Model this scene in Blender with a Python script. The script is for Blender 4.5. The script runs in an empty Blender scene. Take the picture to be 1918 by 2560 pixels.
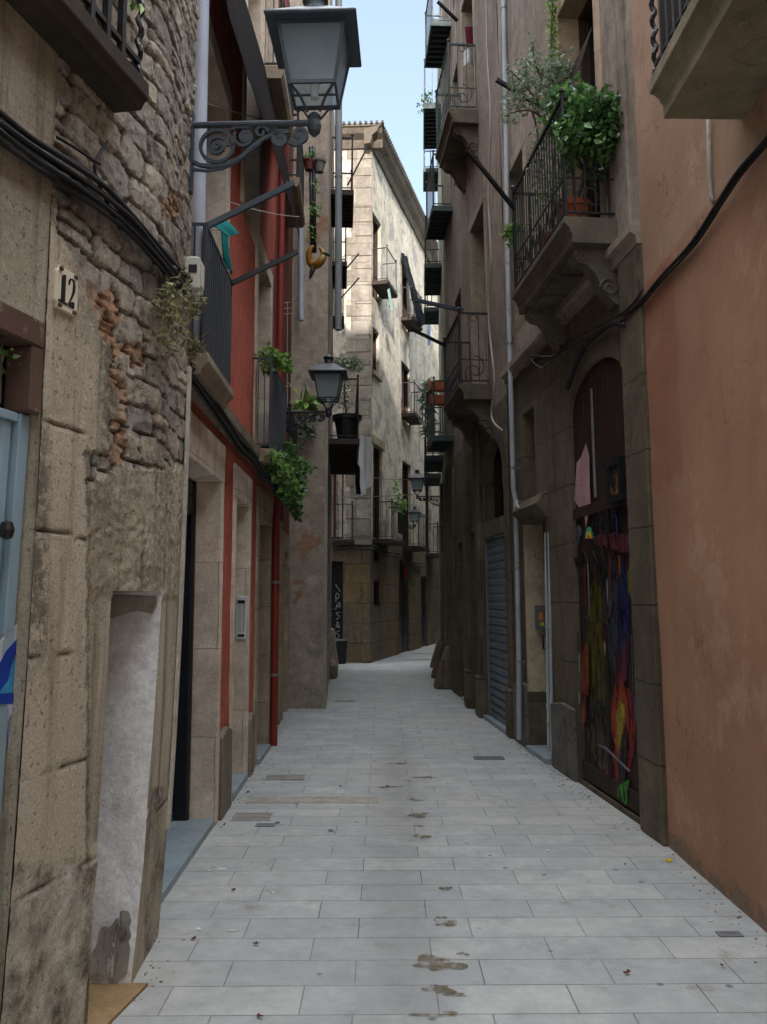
import bpy, bmesh, math, random
import numpy as np
from mathutils import Vector, Matrix, noise

random.seed(7)
SC = bpy.context.scene
COL = SC.collection
R = math.radians
PI = math.pi

# ------------------------------------------------------------------ camera
F, CX, CY, HZ, EYE = 2100.0, 959.0, 1280.0, 1490.0, 1.6      # photo pixels (1918 x 2560), horizon row, eye height
PITCH = math.atan((HZ - CY) / F)
cam_d = bpy.data.cameras.new('camera')
cam = bpy.data.objects.new('camera', cam_d)
COL.objects.link(cam)
cam.location = (0, 0, EYE)
cam.rotation_euler = (PI / 2 + PITCH, 0, 0)
cam_d.sensor_fit = 'VERTICAL'
cam_d.sensor_height = 36
cam_d.lens = F / 2560 * 36
cam_d.clip_start = 0.05
cam_d.clip_end = 500
SC.camera = cam

# ------------------------------------------------------------------ light
FILL_CLOUD, VEIL = 12.0, 0.55
SUN_EL, SUN_AZ = 27.0, 178.0          # azimuth clockwise from +Y: behind the viewer, along the alley
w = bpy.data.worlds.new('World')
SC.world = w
w.use_nodes = True
wn = w.node_tree
bg = wn.nodes['Background']
sky = wn.nodes.new('ShaderNodeTexSky')
sky.sky_type = 'NISHITA'
sky.sun_disc = False
sky.sun_elevation = R(SUN_EL)
sky.sun_rotation = R(SUN_AZ)
sky.altitude = 0
sky.air_density = 1.0
sky.dust_density = 2.2
sky.ozone_density = 1.6
# bright cloud added overhead, out of view, to brighten the alley; hazy blue below
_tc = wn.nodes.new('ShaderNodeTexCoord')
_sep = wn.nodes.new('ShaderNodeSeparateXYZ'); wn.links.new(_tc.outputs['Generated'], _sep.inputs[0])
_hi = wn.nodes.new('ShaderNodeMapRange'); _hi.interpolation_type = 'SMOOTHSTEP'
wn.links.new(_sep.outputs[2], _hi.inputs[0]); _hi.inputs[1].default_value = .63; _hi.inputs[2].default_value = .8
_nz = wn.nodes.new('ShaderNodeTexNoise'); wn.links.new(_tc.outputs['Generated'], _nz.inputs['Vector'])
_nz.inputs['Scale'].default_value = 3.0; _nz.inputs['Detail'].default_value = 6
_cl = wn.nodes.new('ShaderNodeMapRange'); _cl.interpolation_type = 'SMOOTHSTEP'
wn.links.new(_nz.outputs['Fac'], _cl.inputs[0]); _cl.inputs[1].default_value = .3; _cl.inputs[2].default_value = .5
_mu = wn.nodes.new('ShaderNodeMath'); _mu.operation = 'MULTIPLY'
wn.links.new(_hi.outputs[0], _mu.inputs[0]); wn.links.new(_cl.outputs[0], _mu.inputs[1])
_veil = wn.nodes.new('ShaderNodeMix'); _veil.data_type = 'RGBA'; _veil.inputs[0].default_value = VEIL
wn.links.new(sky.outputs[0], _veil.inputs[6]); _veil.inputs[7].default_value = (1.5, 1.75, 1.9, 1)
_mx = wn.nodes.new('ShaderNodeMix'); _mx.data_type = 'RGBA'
wn.links.new(_mu.outputs[0], _mx.inputs[0]); wn.links.new(_veil.outputs[2], _mx.inputs[6]); _mx.inputs[7].default_value = (FILL_CLOUD * .94, FILL_CLOUD * .99, FILL_CLOUD * 1.08, 1)
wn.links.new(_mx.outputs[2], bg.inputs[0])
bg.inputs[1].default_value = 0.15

sd = bpy.data.lights.new('sun', 'SUN')
sun = bpy.data.objects.new('sun', sd)
COL.objects.link(sun)
sd.energy = 2.3
sd.angle = R(0.5)
sd.color = (1.0, 0.95, 0.9)
to_sun = Vector((math.sin(R(SUN_AZ)) * math.cos(R(SUN_EL)), math.cos(R(SUN_AZ)) * math.cos(R(SUN_EL)), math.sin(R(SUN_EL))))
sun.rotation_euler = to_sun.to_track_quat('Z', 'Y').to_euler()
sun.location = (0, -6, 30)

SC.view_settings.view_transform = 'Standard'
SC.view_settings.look = 'None'
SC.view_settings.exposure = 1.7
SC.view_settings.gamma = 1.0
SC.render.engine = 'CYCLES'
SC.cycles.max_bounces = 12
SC.cycles.diffuse_bounces = 8
SC.cycles.glossy_bounces = 4

# ------------------------------------------------------------------ geometry helpers
SP, CP = math.sin(PITCH), math.cos(PITCH)
PX = 1918 / 1657.0                    # measuring grid -> photo pixels


def ray(px, py):
    a, b = (px - CX) / F, (CY - py) / F
    return Vector((a, CP - b * SP, SP + b * CP))


def on_ground(x, y, z=0.0):
    d = ray(x * PX, y * PX)
    t = (z - EYE) / d.z
    return Vector((d.x * t, d.y * t, z))


def at_y(x, y, Y):
    """point at street depth Y seen at measuring-grid x, y"""
    d = ray(x * PX, y * PX)
    t = Y / d.y
    return Vector((d.x * t, Y, EYE + d.z * t))


class Wall:
    """a facade line in plan: s runs along it, o out of it into the street, z up"""
    def __init__(self, p0, p1, side, batter=None):
        self.p0 = Vector((p0[0], p0[1], 0)); self.p1 = Vector((p1[0], p1[1], 0))
        self.t = (self.p1 - self.p0).normalized()
        self.L = (self.p1 - self.p0).length
        self.n = Vector((self.t.y, -self.t.x, 0)) * side
        self.b = batter or (lambda z: 0.0)

    def F(self, s, o, z):
        v = self.p0 + self.t * s + self.n * (o + self.b(z))
        return Vector((v.x, v.y, z))

    def hit(self, x, y, o=0.0):
        d = ray(x * PX, y * PX)
        z = 1.6
        for _ in range(5):
            k = o + self.b(z)
            t = (k - (Vector((0, 0, 0)) - self.p0).dot(self.n)) / Vector((d.x, d.y, 0)).dot(self.n)
            z = EYE + d.z * t
        p = Vector((d.x * t, d.y * t, 0))
        return (p - self.p0).dot(self.t), z

    def sy(self, Y):
        return (Y - self.p0.y) / self.t.y

    def sx(self, x, o=0.0):
        return self.hit(x, HZ / PX, o)[0]

    def ang(self):
        return math.atan2(self.n.y, self.n.x)


class MB:
    def __init__(self, fr=None):
        self.v, self.f = [], []
        self.fr = fr.F if isinstance(fr, Wall) else (fr or (lambda a, b, c: Vector((a, b, c))))
        self.attr = None; self.attr2 = None

    def p(self, s, o, z):
        self.v.append(self.fr(s, o, z)); return len(self.v) - 1

    def quad(self, a, b, c, d):
        self.f.append((self.p(*a), self.p(*b), self.p(*c), self.p(*d)))

    def box(self, s0, s1, o0, o1, z0, z1):
        i = len(self.v)
        for z in (z0, z1):
            for (s, o) in ((s0, o0), (s1, o0), (s1, o1), (s0, o1)):
                self.p(s, o, z)
        for f in ((0, 3, 2, 1), (4, 5, 6, 7), (0, 1, 5, 4), (1, 2, 6, 5), (2, 3, 7, 6), (3, 0, 4, 7)):
            self.f.append(tuple(i + k for k in f))
        return self

    def prism(self, poly, o0, o1, ax='o'):
        """polygon extruded: ax 'o' polygon is (s,z); ax 's' polygon is (o,z); ax 'z' polygon is (s,o)"""
        n = len(poly); i = len(self.v)
        for e in (o0, o1):
            for (a, b) in poly:
                if ax == 'o': self.p(a, e, b)
                elif ax == 's': self.p(e, a, b)
                else: self.p(a, b, e)
        self.f.append(tuple(i + k for k in range(n)))
        self.f.append(tuple(i + n + k for k in reversed(range(n))))
        for k in range(n):
            self.f.append((i + k, i + n + k, i + n + (k + 1) % n, i + (k + 1) % n))
        return self

    def tube(self, pts, r, n=6, world=False, closed=False, flat=None):
        P = [Vector(q) if world else self.fr(*q) for q in pts]
        m = len(P); base = len(self.v); up = None
        rr = r if hasattr(r, '__len__') else [r] * m
        for k in range(m):
            a = P[k - 1] if (k > 0 or closed) else P[k]
            b = P[(k + 1) % m] if (k < m - 1 or closed) else P[k]
            d = (b - a)
            if d.length < 1e-9: d = Vector((0, 0, 1))
            d.normalize()
            if up is None:
                up = Vector((0, 0, 1)) if abs(d.z) < .9 else Vector((1, 0, 0))
                if flat is not None: up = Vector(flat)
            if flat is not None: up = Vector(flat)
            x = d.cross(up)
            if x.length < 1e-6: x = d.orthogonal()
            x.normalize(); y = x.cross(d).normalized(); up = y
            for j in range(n):
                q = 2 * PI * (j + .5) / n
                self.v.append(P[k] + x * (math.cos(q) * rr[k]) + y * (math.sin(q) * rr[k]))
        for k in range(m if closed else m - 1):
            for j in range(n):
                a = base + k * n; b = base + ((k + 1) % m) * n
                self.f.append((a + j, a + (j + 1) % n, b + (j + 1) % n, b + j))
        if not closed:
            self.f.append(tuple(base + j for j in reversed(range(n))))
            self.f.append(tuple(base + (m - 1) * n + j for j in range(n)))
        return self

    def lathe(self, c, prof, n=16, world=True):
        c = Vector(c) if world else self.fr(*c)
        base = len(self.v); m = len(prof)
        for (r, z) in prof:
            for j in range(n):
                q = 2 * PI * j / n
                self.v.append(c + Vector((r * math.cos(q), r * math.sin(q), z)))
        for k in range(m - 1):
            for j in range(n):
                a = base + k * n; b = a + n
                self.f.append((a + j, a + (j + 1) % n, b + (j + 1) % n, b + j))
        self.f.append(tuple(base + j for j in reversed(range(n))))
        self.f.append(tuple(base + (m - 1) * n + j for j in range(n)))
        return self

    def frustum(self, c, a0, a1, z0, z1, cap=True):
        """square frustum, half widths a0 at z0 and a1 at z1"""
        i = len(self.v); c = Vector(c)
        for a, z in ((a0, z0), (a1, z1)):
            for (x, y) in ((-1, -1), (1, -1), (1, 1), (-1, 1)):
                self.v.append(c + Vector((x * a, y * a, z)))
        fs = [(0, 1, 5, 4), (1, 2, 6, 5), (2, 3, 7, 6), (3, 0, 4, 7)]
        if cap: fs += [(0, 3, 2, 1), (4, 5, 6, 7)]
        for f in fs: self.f.append(tuple(i + k for k in f))
        return self

    def build(self, name, mat, parent=None, smooth=False, bevel=0.0, fix=True, seg=1):
        me = bpy.data.meshes.new(name)
        V = [tuple(q) for q in self.v]
        if parent is not None:
            o = Vector((0, 0, 0)); q = parent
            while q is not None:
                o += q.location; q = q.parent
        else:
            a = np.array(V); o = Vector((float((a[:, 0].min() + a[:, 0].max()) / 2), float((a[:, 1].min() + a[:, 1].max()) / 2), float(a[:, 2].min())))
        V = [(q[0] - o.x, q[1] - o.y, q[2] - o.z) for q in V]
        me.from_pydata(V, [], self.f)
        if self.attr is not None:
            at = me.color_attributes.new('zone', 'FLOAT_COLOR', 'POINT')
            at.data.foreach_set('color', np.array(self.attr, dtype=np.float32).ravel())
            at = me.color_attributes.new('wear', 'FLOAT_COLOR', 'POINT')
            at.data.foreach_set('color', np.array(self.attr2, dtype=np.float32).ravel())
        if fix:
            bm = bmesh.new(); bm.from_mesh(me)
            bmesh.ops.recalc_face_normals(bm, faces=bm.faces)
            bm.to_mesh(me); bm.free()
        if smooth:
            me.polygons.foreach_set('use_smooth', [True] * len(me.polygons))
            if smooth != 'all':
                try: me.set_sharp_from_angle(angle=R(40))
                except Exception: pass
        me.materials.append(mat)
        ob = bpy.data.objects.new(name, me)
        COL.objects.link(ob)
        if parent is not None: ob.parent = parent
        else: ob.location = o
        if bevel:
            md = ob.modifiers.new('bevel', 'BEVEL'); md.width = bevel; md.segments = seg; md.limit_method = 'ANGLE'
        return ob


def tag(o, label=None, cat=None, group=None, kind=None):
    if label: o['label'] = label
    if cat: o['category'] = cat
    if group: o['group'] = group
    if kind: o['kind'] = kind
    return o


def thing(name, label, cat, loc=(0, 0, 0), group=None):
    o = bpy.data.objects.new(name, None)
    o.empty_display_size = .2
    COL.objects.link(o); o.location = loc
    return tag(o, label, cat, group)


def dup(root, loc, rotz, label, group=None, scale=None):
    r = root.copy(); COL.objects.link(r); r.location = loc; r.rotation_euler = (0, 0, rotz)
    r['label'] = label
    if group: r['group'] = group
    if scale: r.scale = (scale,) * 3
    for ch in list(root.children):
        c = ch.copy(); COL.objects.link(c); c.parent = r
        for g in list(ch.children):
            d = g.copy(); COL.objects.link(d); d.parent = c
    return r


# ------------------------------------------------------------------ materials
def lin(h):
    h = h.lstrip('#'); out = []
    for i in (0, 2, 4):
        c = int(h[i:i + 2], 16) / 255
        out.append(c / 12.92 if c <= .04045 else ((c + .055) / 1.055) ** 2.4)
    return tuple(out) + (1.0,)


class Mat:
    def __init__(self, name, rough=.85, spec=.3, metal=0.0):
        self.m = bpy.data.materials.new(name); self.m.use_nodes = True
        self.nt = self.m.node_tree; self.b = self.nt.nodes['Principled BSDF']
        self.b.inputs['Roughness'].default_value = rough
        self.b.inputs['Specular IOR Level'].default_value = spec
        self.b.inputs['Metallic'].default_value = metal
        g = self.n('ShaderNodeNewGeometry'); self.pos = g.outputs['Position']; self.geo = g
        self._wv = None

    def n(self, t): return self.nt.nodes.new(t)

    def set(self, sock, v):
        if hasattr(v, 'node') or isinstance(v, bpy.types.NodeSocket): self.nt.links.new(v, sock)
        else: sock.default_value = v

    def math(self, op, a, b=0.0, c=None):
        k = self.n('ShaderNodeMath'); k.operation = op
        self.set(k.inputs[0], a); self.set(k.inputs[1], b)
        if c is not None: self.set(k.inputs[2], c)
        return k.outputs[0]

    def xyz(self):
        k = self.n('ShaderNodeSeparateXYZ'); self.set(k.inputs[0], self.pos); return k.outputs

    def comb(self, a, b, c=0.0):
        k = self.n('ShaderNodeCombineXYZ')
        for i, q in enumerate((a, b, c)): self.set(k.inputs[i], q)
        return k.outputs[0]

    def wv(self):
        """wall coordinates: run along the wall, height"""
        if self._wv is None:
            x, y, z = self.xyz()
            self._wv = self.comb(self.math('ADD', x, y), z, 0.0)
        return self._wv

    def scale(self, v, s):
        k = self.n('ShaderNodeVectorMath'); k.operation = 'MULTIPLY'
        self.set(k.inputs[0], v); k.inputs[1].default_value = s; return k.outputs[0]

    def noise(self, sc, det=4, ro=.6, vec=None, dist=0.0, off=None):
        k = self.n('ShaderNodeTexNoise'); v = vec if vec is not None else self.pos
        if off is not None:
            q = self.n('ShaderNodeVectorMath'); self.set(q.inputs[0], v); q.inputs[1].default_value = off; v = q.outputs[0]
        self.set(k.inputs['Vector'], v); k.inputs['Scale'].default_value = sc
        k.inputs['Detail'].default_value = det; k.inputs['Roughness'].default_value = ro
        k.inputs['Distortion'].default_value = dist
        return k.outputs['Fac']

    def ramp(self, fac, *stops):
        k = self.n('ShaderNodeValToRGB'); cr = k.color_ramp
        while len(cr.elements) < len(stops): cr.elements.new(.5)
        for e, (p, c) in zip(cr.elements, stops):
            e.position = p; e.color = c if hasattr(c, '__len__') else (c, c, c, 1)
        self.set(k.inputs[0], fac); return k.outputs[0]

    def step(self, fac, a, b):
        k = self.n('ShaderNodeMapRange'); k.interpolation_type = 'SMOOTHSTEP'
        self.set(k.inputs[0], fac); k.inputs[1].default_value = a; k.inputs[2].default_value = b
        return k.outputs[0]

    def mix(self, fac, a, b, mode='MIX'):
        k = self.n('ShaderNodeMix'); k.data_type = 'RGBA'; k.blend_type = mode
        self.set(k.inputs[0], fac); self.set(k.inputs[6], a); self.set(k.inputs[7], b); return k.outputs[2]

    def color(self, c): self.set(self.b.inputs['Base Color'], c); self.last = c; return self

    def rough(self, r): self.set(self.b.inputs['Roughness'], r); return self

    def bump(self, h, dist=.01, strength=1.0):
        k = self.n('ShaderNodeBump'); k.inputs['Strength'].default_value = strength
        k.inputs['Distance'].default_value = dist; self.set(k.inputs['Height'], h)
        self.set(self.b.inputs['Normal'], k.outputs[0]); return self

    def island(self):
        return self.geo.outputs['Random Per Island']


def shade(c, k): return (c[0] * k, c[1] * k, c[2] * k, 1)


def render_mat(name, base, alt, stain, seed=0., streak=.55, bump=.006, crack=True, fine=90, patches=None):
    """old limewash or cement render: blotches, rain streaks, hairline cracks, pocks"""
    M = Mat(name, .9, .2); wv = M.wv()
    o = (seed, seed * 1.7, seed * .3)
    c = M.mix(M.step(M.noise(.8, 5, .62, off=o), .35, .68), base, alt)
    c = M.mix(M.math('MULTIPLY', M.step(M.noise(1, 5, .65, vec=M.scale(wv, (5, .45, 1)), off=o), .5, .78), streak), c, stain)
    c = M.mix(M.math('MULTIPLY', M.step(M.noise(3.2, 6, .7, off=o), .58, .75), .5), c, stain)
    if patches:
        for (col, th, sc, so) in patches:
            c = M.mix(M.step(M.noise(sc, 6, .6, off=so), th, th + .03), c, col)
    c = M.mix(.75, c, M.ramp(M.noise(7, 9, .78, off=o), (.3, .55), (.72, 1.4)), 'MULTIPLY')
    f = M.noise(fine, 4, .7)
    c = M.mix(.55, c, M.ramp(f, (.2, .55), (.8, 1.35)), 'MULTIPLY')
    h = M.math('MULTIPLY_ADD', M.noise(11, 6, .65), 1.2, M.math('MULTIPLY', f, .35))
    if crack:
        k = M.n('ShaderNodeTexVoronoi'); k.feature = 'DISTANCE_TO_EDGE'; k.inputs['Scale'].default_value = .9
        dv = M.n('ShaderNodeVectorMath'); dv.operation = 'ADD'
        nz = M.n('ShaderNodeTexNoise'); nz.inputs['Scale'].default_value = 2.5; M.set(nz.inputs['Vector'], M.pos)
        M.set(dv.inputs[0], M.scale(M.pos, (1, 1, 1))); M.set(dv.inputs[1], nz.outputs['Color']); M.set(k.inputs['Vector'], dv.outputs[0])
        ln = M.math('SUBTRACT', 1.0, M.step(k.outputs['Distance'], .0, .008))
        ln = M.math('MULTIPLY', ln, M.step(M.noise(.7, 2, .5, off=(3, 1, 2)), .52, .6))
        c = M.mix(M.math('MULTIPLY', ln, .7), c, shade(stain, .35))
        h = M.math('SUBTRACT', h, M.math('MULTIPLY', ln, 1.0))
    M.color(c); M.bump(h, bump, .8)
    return M.m


def block_mat(name, c1, c2, joint, stain, bw=.62, bh=.36, seed=0., ms=.009, bump=.012, streak=.5, off=.5, jw=.75):
    """ashlar blocks with worn joints"""
    M = Mat(name, .9, .2); wv = M.wv()
    o = (seed, seed * .7, seed * 1.3)
    nz = M.n('ShaderNodeTexNoise'); nz.inputs['Scale'].default_value = 3.0; nz.inputs['Detail'].default_value = 3
    M.set(nz.inputs['Vector'], M.pos)
    sub = M.n('ShaderNodeVectorMath'); sub.operation = 'MULTIPLY_ADD'
    M.set(sub.inputs[0], nz.outputs['Color']); sub.inputs[1].default_value = (.035, .035, 0); M.set(sub.inputs[2], wv)
    b = M.n('ShaderNodeTexBrick'); M.set(b.inputs['Vector'], sub.outputs[0])
    b.inputs['Color1'].default_value = (0, 0, 0, 1); b.inputs['Color2'].default_value = (1, 1, 1, 1); b.inputs['Mortar'].default_value = (.5, .5, .5, 1)
    b.inputs['Scale'].default_value = 1; b.inputs['Mortar Size'].default_value = ms; b.inputs['Mortar Smooth'].default_value = .4
    b.inputs['Brick Width'].default_value = bw; b.inputs['Row Height'].default_value = bh; b.offset = off
    c = M.mix(b.outputs['Color'], c1, c2)
    c = M.mix(M.step(M.noise(1.3, 6, .65, off=o), .36, .7), c, shade(c2, .8))
    c = M.mix(M.math('MULTIPLY', M.step(M.noise(1, 5, .66, vec=M.scale(wv, (6, .5, 1)), off=o), .48, .74), streak), c, stain)
    c = M.mix(M.math('MULTIPLY', M.step(M.noise(4.5, 6, .7, off=o), .55, .75), .55), c, stain)
    c = M.mix(.75, c, M.ramp(M.noise(6, 9, .78, off=o), (.3, .55), (.72, 1.4)), 'MULTIPLY')
    f = M.noise(70, 5, .7)
    c = M.mix(.6, c, M.ramp(f, (.2, .5), (.8, 1.4)), 'MULTIPLY')
    jf = M.math('MULTIPLY', b.outputs['Fac'], M.math('MULTIPLY', M.step(M.noise(1.7, 4, .6), .36, .56), jw))
    c = M.mix(jf, c, joint)
    h = M.math('MULTIPLY_ADD', M.noise(8, 6, .65), 1.1, M.math('MULTIPLY', f, .3))
    h = M.math('SUBTRACT', h, M.math('MULTIPLY', b.outputs['Fac'], 1.1))
    M.color(c); M.bump(h, bump, .9)
    return M.m


def paint_mat(name, base, wear=None, amt=.25, rough=.5, metal=0.0, spec=.4, sc=9, bump=.0015):
    """painted or bare metal / wood: slight mottling, worn spots"""
    M = Mat(name, rough, spec, metal)
    c = M.mix(M.step(M.noise(2.2, 5, .6), .3, .7), shade(base, .82), shade(base, 1.12))
    if wear is not None:
        c = M.mix(M.math('MULTIPLY', M.step(M.noise(sc, 6, .72), .56, .68), amt * 2), c, wear)
    M.color(c)
    M.rough(M.ramp(M.noise(14, 4, .6), (.2, max(.05, rough - .15)), (.8, min(1, rough + .2))))
    M.bump(M.noise(26, 5, .6), bump, .6)
    return M.m


def wood_mat(name, base, dark, rough=.75):
    M = Mat(name, rough, .25); wv = M.wv()
    g = M.noise(1, 6, .65, vec=M.scale(wv, (38, 1.6, 1)))
    c = M.mix(M.step(g, .3, .72), dark, base)
    c = M.mix(M.math('MULTIPLY', M.step(M.noise(2.4, 5, .7), .52, .7), .6), c, shade(dark, .7))
    M.color(c); M.bump(g, .003, .7)
    return M.m


def leaf_mat(name, a, b, rough=.45, trans=True):
    M = Mat(name, rough, .45)
    c = M.ramp(M.island(), (0., shade(a, .6)), (.45, a), (.85, b), (.97, shade(b, 1.25)))
    M.color(c)
    if trans:
        M.b.inputs['Subsurface Weight'].default_value = 0.0
        t = M.n('ShaderNodeBsdfTranslucent'); M.set(t.inputs['Color'], M.mix(.5, c, shade(b, 1.4)))
        ms = M.n('ShaderNodeMixShader'); ms.inputs[0].default_value = .3
        M.nt.links.new(M.b.outputs[0], ms.inputs[1]); M.nt.links.new(t.outputs[0], ms.inputs[2])
        M.nt.links.new(ms.outputs[0], M.nt.nodes['Material Output'].inputs['Surface'])
    return M.m


def cloth_mat(name, a, b, sc=2.0):
    M = Mat(name, .95, .03)
    c = M.mix(M.step(M.noise(sc, 3, .5), .4, .6), a, b)
    M.color(c); M.bump(M.noise(260, 2, .5), .0008, .5)
    return M.m


def glass_mat(name, c, rough=.08, spec=.6):
    M = Mat(name, rough, spec)
    M.color(M.mix(M.step(M.noise(1.7, 3, .5), .3, .7), shade(c, .7), c))
    M.rough(M.ramp(M.noise(6, 4, .6), (.3, rough), (.8, rough + .2)))
    return M.m


IRON = paint_mat('black iron', lin('111214'), lin('2a2320'), .2, .5, 0, .5)
IRON_GREEN = paint_mat('weathered green iron', lin('33413f'), lin('4a3f35'), .25, .6)
LAMP_IRON = paint_mat('grey blue lamp iron', lin('3c464f'), lin('28313a'), .3, .45, 0, .5)
LAMP_BLACK = paint_mat('black lamp iron', lin('23272d'), lin('3b3f46'), .2, .42, 0, .5)
CABLE = paint_mat('black cable sheath', lin('1d1e20'), lin('38383a'), .2, .6)
CABLE_PALE = paint_mat('pale cable sheath', lin('9c9688'), lin('6c665c'), .3, .7)
ZINC = paint_mat('grey painted pipe', lin('a9b0ba'), lin('7b8088'), .12, .45, .0, .4)
ZINC_DARK = paint_mat('weathered zinc pipe', lin('7c8285'), lin('54585a'), .25, .6)
PIPE_PALE = paint_mat('pale downpipe paint', lin('a3aaae'), lin('7a5f4c'), .25, .55)
RED_PIPE = paint_mat('red pipe paint', lin('7e2a20'), lin('5a241c'), .3, .5)
STEEL = paint_mat('dull steel', lin('8d8f90'), lin('6b6a68'), .3, .45, .6)
WHITE_BOX = paint_mat('yellowed white plastic', lin('cfcdc2'), lin('a8a597'), .2, .5)
TERRACOTTA = paint_mat('terracotta', lin('9a5236'), lin('70402c'), .3, .8)
DARK_VOID = glass_mat('dark window glass', lin('1c2024'), .12)
_fm = Mat('frosted lamp glass', .35, .4); _fm.color(_fm.mix(_fm.step(_fm.noise(9, 3, .5), .35, .7), lin('dde8ee'), lin('c6d4dc')))
_t = _fm.n('ShaderNodeBsdfTranslucent'); _t.inputs['Color'].default_value = lin('dfe9ee')
_q = _fm.n('ShaderNodeMixShader'); _q.inputs[0].default_value = .72
_fm.nt.links.new(_fm.b.outputs[0], _q.inputs[1]); _fm.nt.links.new(_t.outputs[0], _q.inputs[2])
_tr = _fm.n('ShaderNodeBsdfTransparent'); _tr.inputs['Color'].default_value = (.86, .92, .96, 1); _q2 = _fm.n('ShaderNodeMixShader'); _q2.inputs[0].default_value = .5
_fm.nt.links.new(_q.outputs[0], _q2.inputs[1]); _fm.nt.links.new(_tr.outputs[0], _q2.inputs[2]); _fm.nt.links.new(_q2.outputs[0], _fm.nt.nodes['Material Output'].inputs['Surface'])
FROST = _fm.m
WOOD_BROWN = wood_mat('brown door wood', lin('4c372b'), lin('2b201a'))
WOOD_DARK = wood_mat('dark stained wood', lin('3b302c'), lin('1f1a19'))


def spray_mat(hx, cover=.5, mute=1.0, seed=0.):
    """worn spray paint: broken and streaky, the surface below shows through"""
    M = Mat('spray paint ' + hx, .55, .3); c = lin(hx)
    M.color(M.mix(M.step(M.noise(7, 4, .6, off=(seed, 1, 2)), .35, .7), shade(c, mute * .65), shade(c, mute * 1.1)))
    a = M.noise(1, 6, .72, vec=M.scale(M.wv(), (16, 4, 1)), off=(seed, seed, 0))
    k = M.step(a, cover - .06, cover + .06)
    t = M.n('ShaderNodeBsdfTransparent'); q = M.n('ShaderNodeMixShader'); M.set(q.inputs[0], k)
    M.nt.links.new(M.b.outputs[0], q.inputs[1]); M.nt.links.new(t.outputs[0], q.inputs[2])
    M.nt.links.new(q.outputs[0], M.nt.nodes['Material Output'].inputs['Surface'])
    return M.m


WOOD_RED = wood_mat('red painted frame wood', lin('7d4138'), lin('4a2c26'))
BLACK_FRAME = paint_mat('black frame paint', lin('17191d'), lin('2a2c30'), .2, .4)
LEAF = leaf_mat('green leaves', lin('2f4f2a'), lin('6a9350'), .32)
LEAF_LIGHT = leaf_mat('fresh green leaves', lin('48702f'), lin('9abc62'), .32)
LEAF_GREY = leaf_mat('silvery leaves', lin('55664d'), lin('97a88a'))
LEAF_DRY = leaf_mat('dry creeper leaves', lin('5c5838'), lin('a3a074'))
STEM = paint_mat('plant stems', lin('4a3c2c'), lin('2e271e'), .3, .85)

# ------------------------------------------------------------------ facade helpers
def grid_breaks(a, b, extra, step):
    xs = sorted(set([round(a, 4), round(b, 4)] + [round(e, 4) for e in extra if a < e < b]))
    out = []
    for p, q in zip(xs[:-1], xs[1:]):
        n = max(1, int(round((q - p) / step)))
        out += [p + (q - p) * k / n for k in range(n)]
    return out + [xs[-1]]


def wobble(W, s, z, amp, seed):
    p = W.F(s, 0, z)
    return amp * (noise.noise(Vector((p.x + seed, p.y, p.z)) * .8) + .5 * noise.noise(Vector((p.x, p.y + seed, p.z)) * 2.3))


def sheet(mb, W, s0, s1, z0, z1, ops=(), step=.2, amp=.008, seed=0.):
    """facade face with openings (a, b, c, d, depth) and their reveals"""
    old = mb.fr; mb.fr = W.F
    S = grid_breaks(s0, s1, [e for o in ops for e in o[:2]], step)
    Z = grid_breaks(z0, z1, [e for o in ops for e in o[2:4]], step)
    ids = {}

    def vid(i, j):
        if (i, j) not in ids: ids[(i, j)] = mb.p(S[i], wobble(W, S[i], Z[j], amp, seed), Z[j])
        return ids[(i, j)]

    def inside(i, j):
        s, z = (S[i] + S[i + 1]) / 2, (Z[j] + Z[j + 1]) / 2
        return any(o[0] < s < o[1] and o[2] < z < o[3] for o in ops)
    for i in range(len(S) - 1):
        for j in range(len(Z) - 1):
            if not inside(i, j): mb.f.append((vid(i, j), vid(i + 1, j), vid(i + 1, j + 1), vid(i, j + 1)))
    eps = 1e-3
    for o in ops:
        si = [i for i, s in enumerate(S) if o[0] - eps <= s <= o[1] + eps]
        zj = [j for j, z in enumerate(Z) if o[2] - eps <= z <= o[3] + eps]
        if len(si) < 2 or len(zj) < 2: continue
        ring = [(si[0], j) for j in zj] + [(i, zj[-1]) for i in si[1:]] + [(si[-1], j) for j in reversed(zj[:-1])]
        if o[2] > z0 + .02: ring += [(i, zj[0]) for i in reversed(si[1:-1])] + [ring[0]]
        prev = None
        for (i, j) in ring:
            a = vid(i, j); b = mb.p(S[i], -o[4], Z[j])
            if prev: mb.f.append((prev[0], a, b, prev[1]))
            prev = (a, b)
    mb.fr = old
    return mb


def shell(mb, W, s0, s1, z0, z1, depth):
    """closes a facade into a solid block behind the street face"""
    old = mb.fr; mb.fr = W.F
    o = -.02
    mb.quad((s0, o, z0), (s0, -depth, z0), (s0, -depth, z1), (s0, o, z1))
    mb.quad((s1, o, z0), (s1, -depth, z0), (s1, -depth, z1), (s1, o, z1))
    mb.quad((s0, -depth, z0), (s1, -depth, z0), (s1, -depth, z1), (s0, -depth, z1))
    mb.quad((s0, o, z1), (s1, o, z1), (s1, -depth, z1), (s0, -depth, z1))
    mb.fr = old
    return mb


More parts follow.
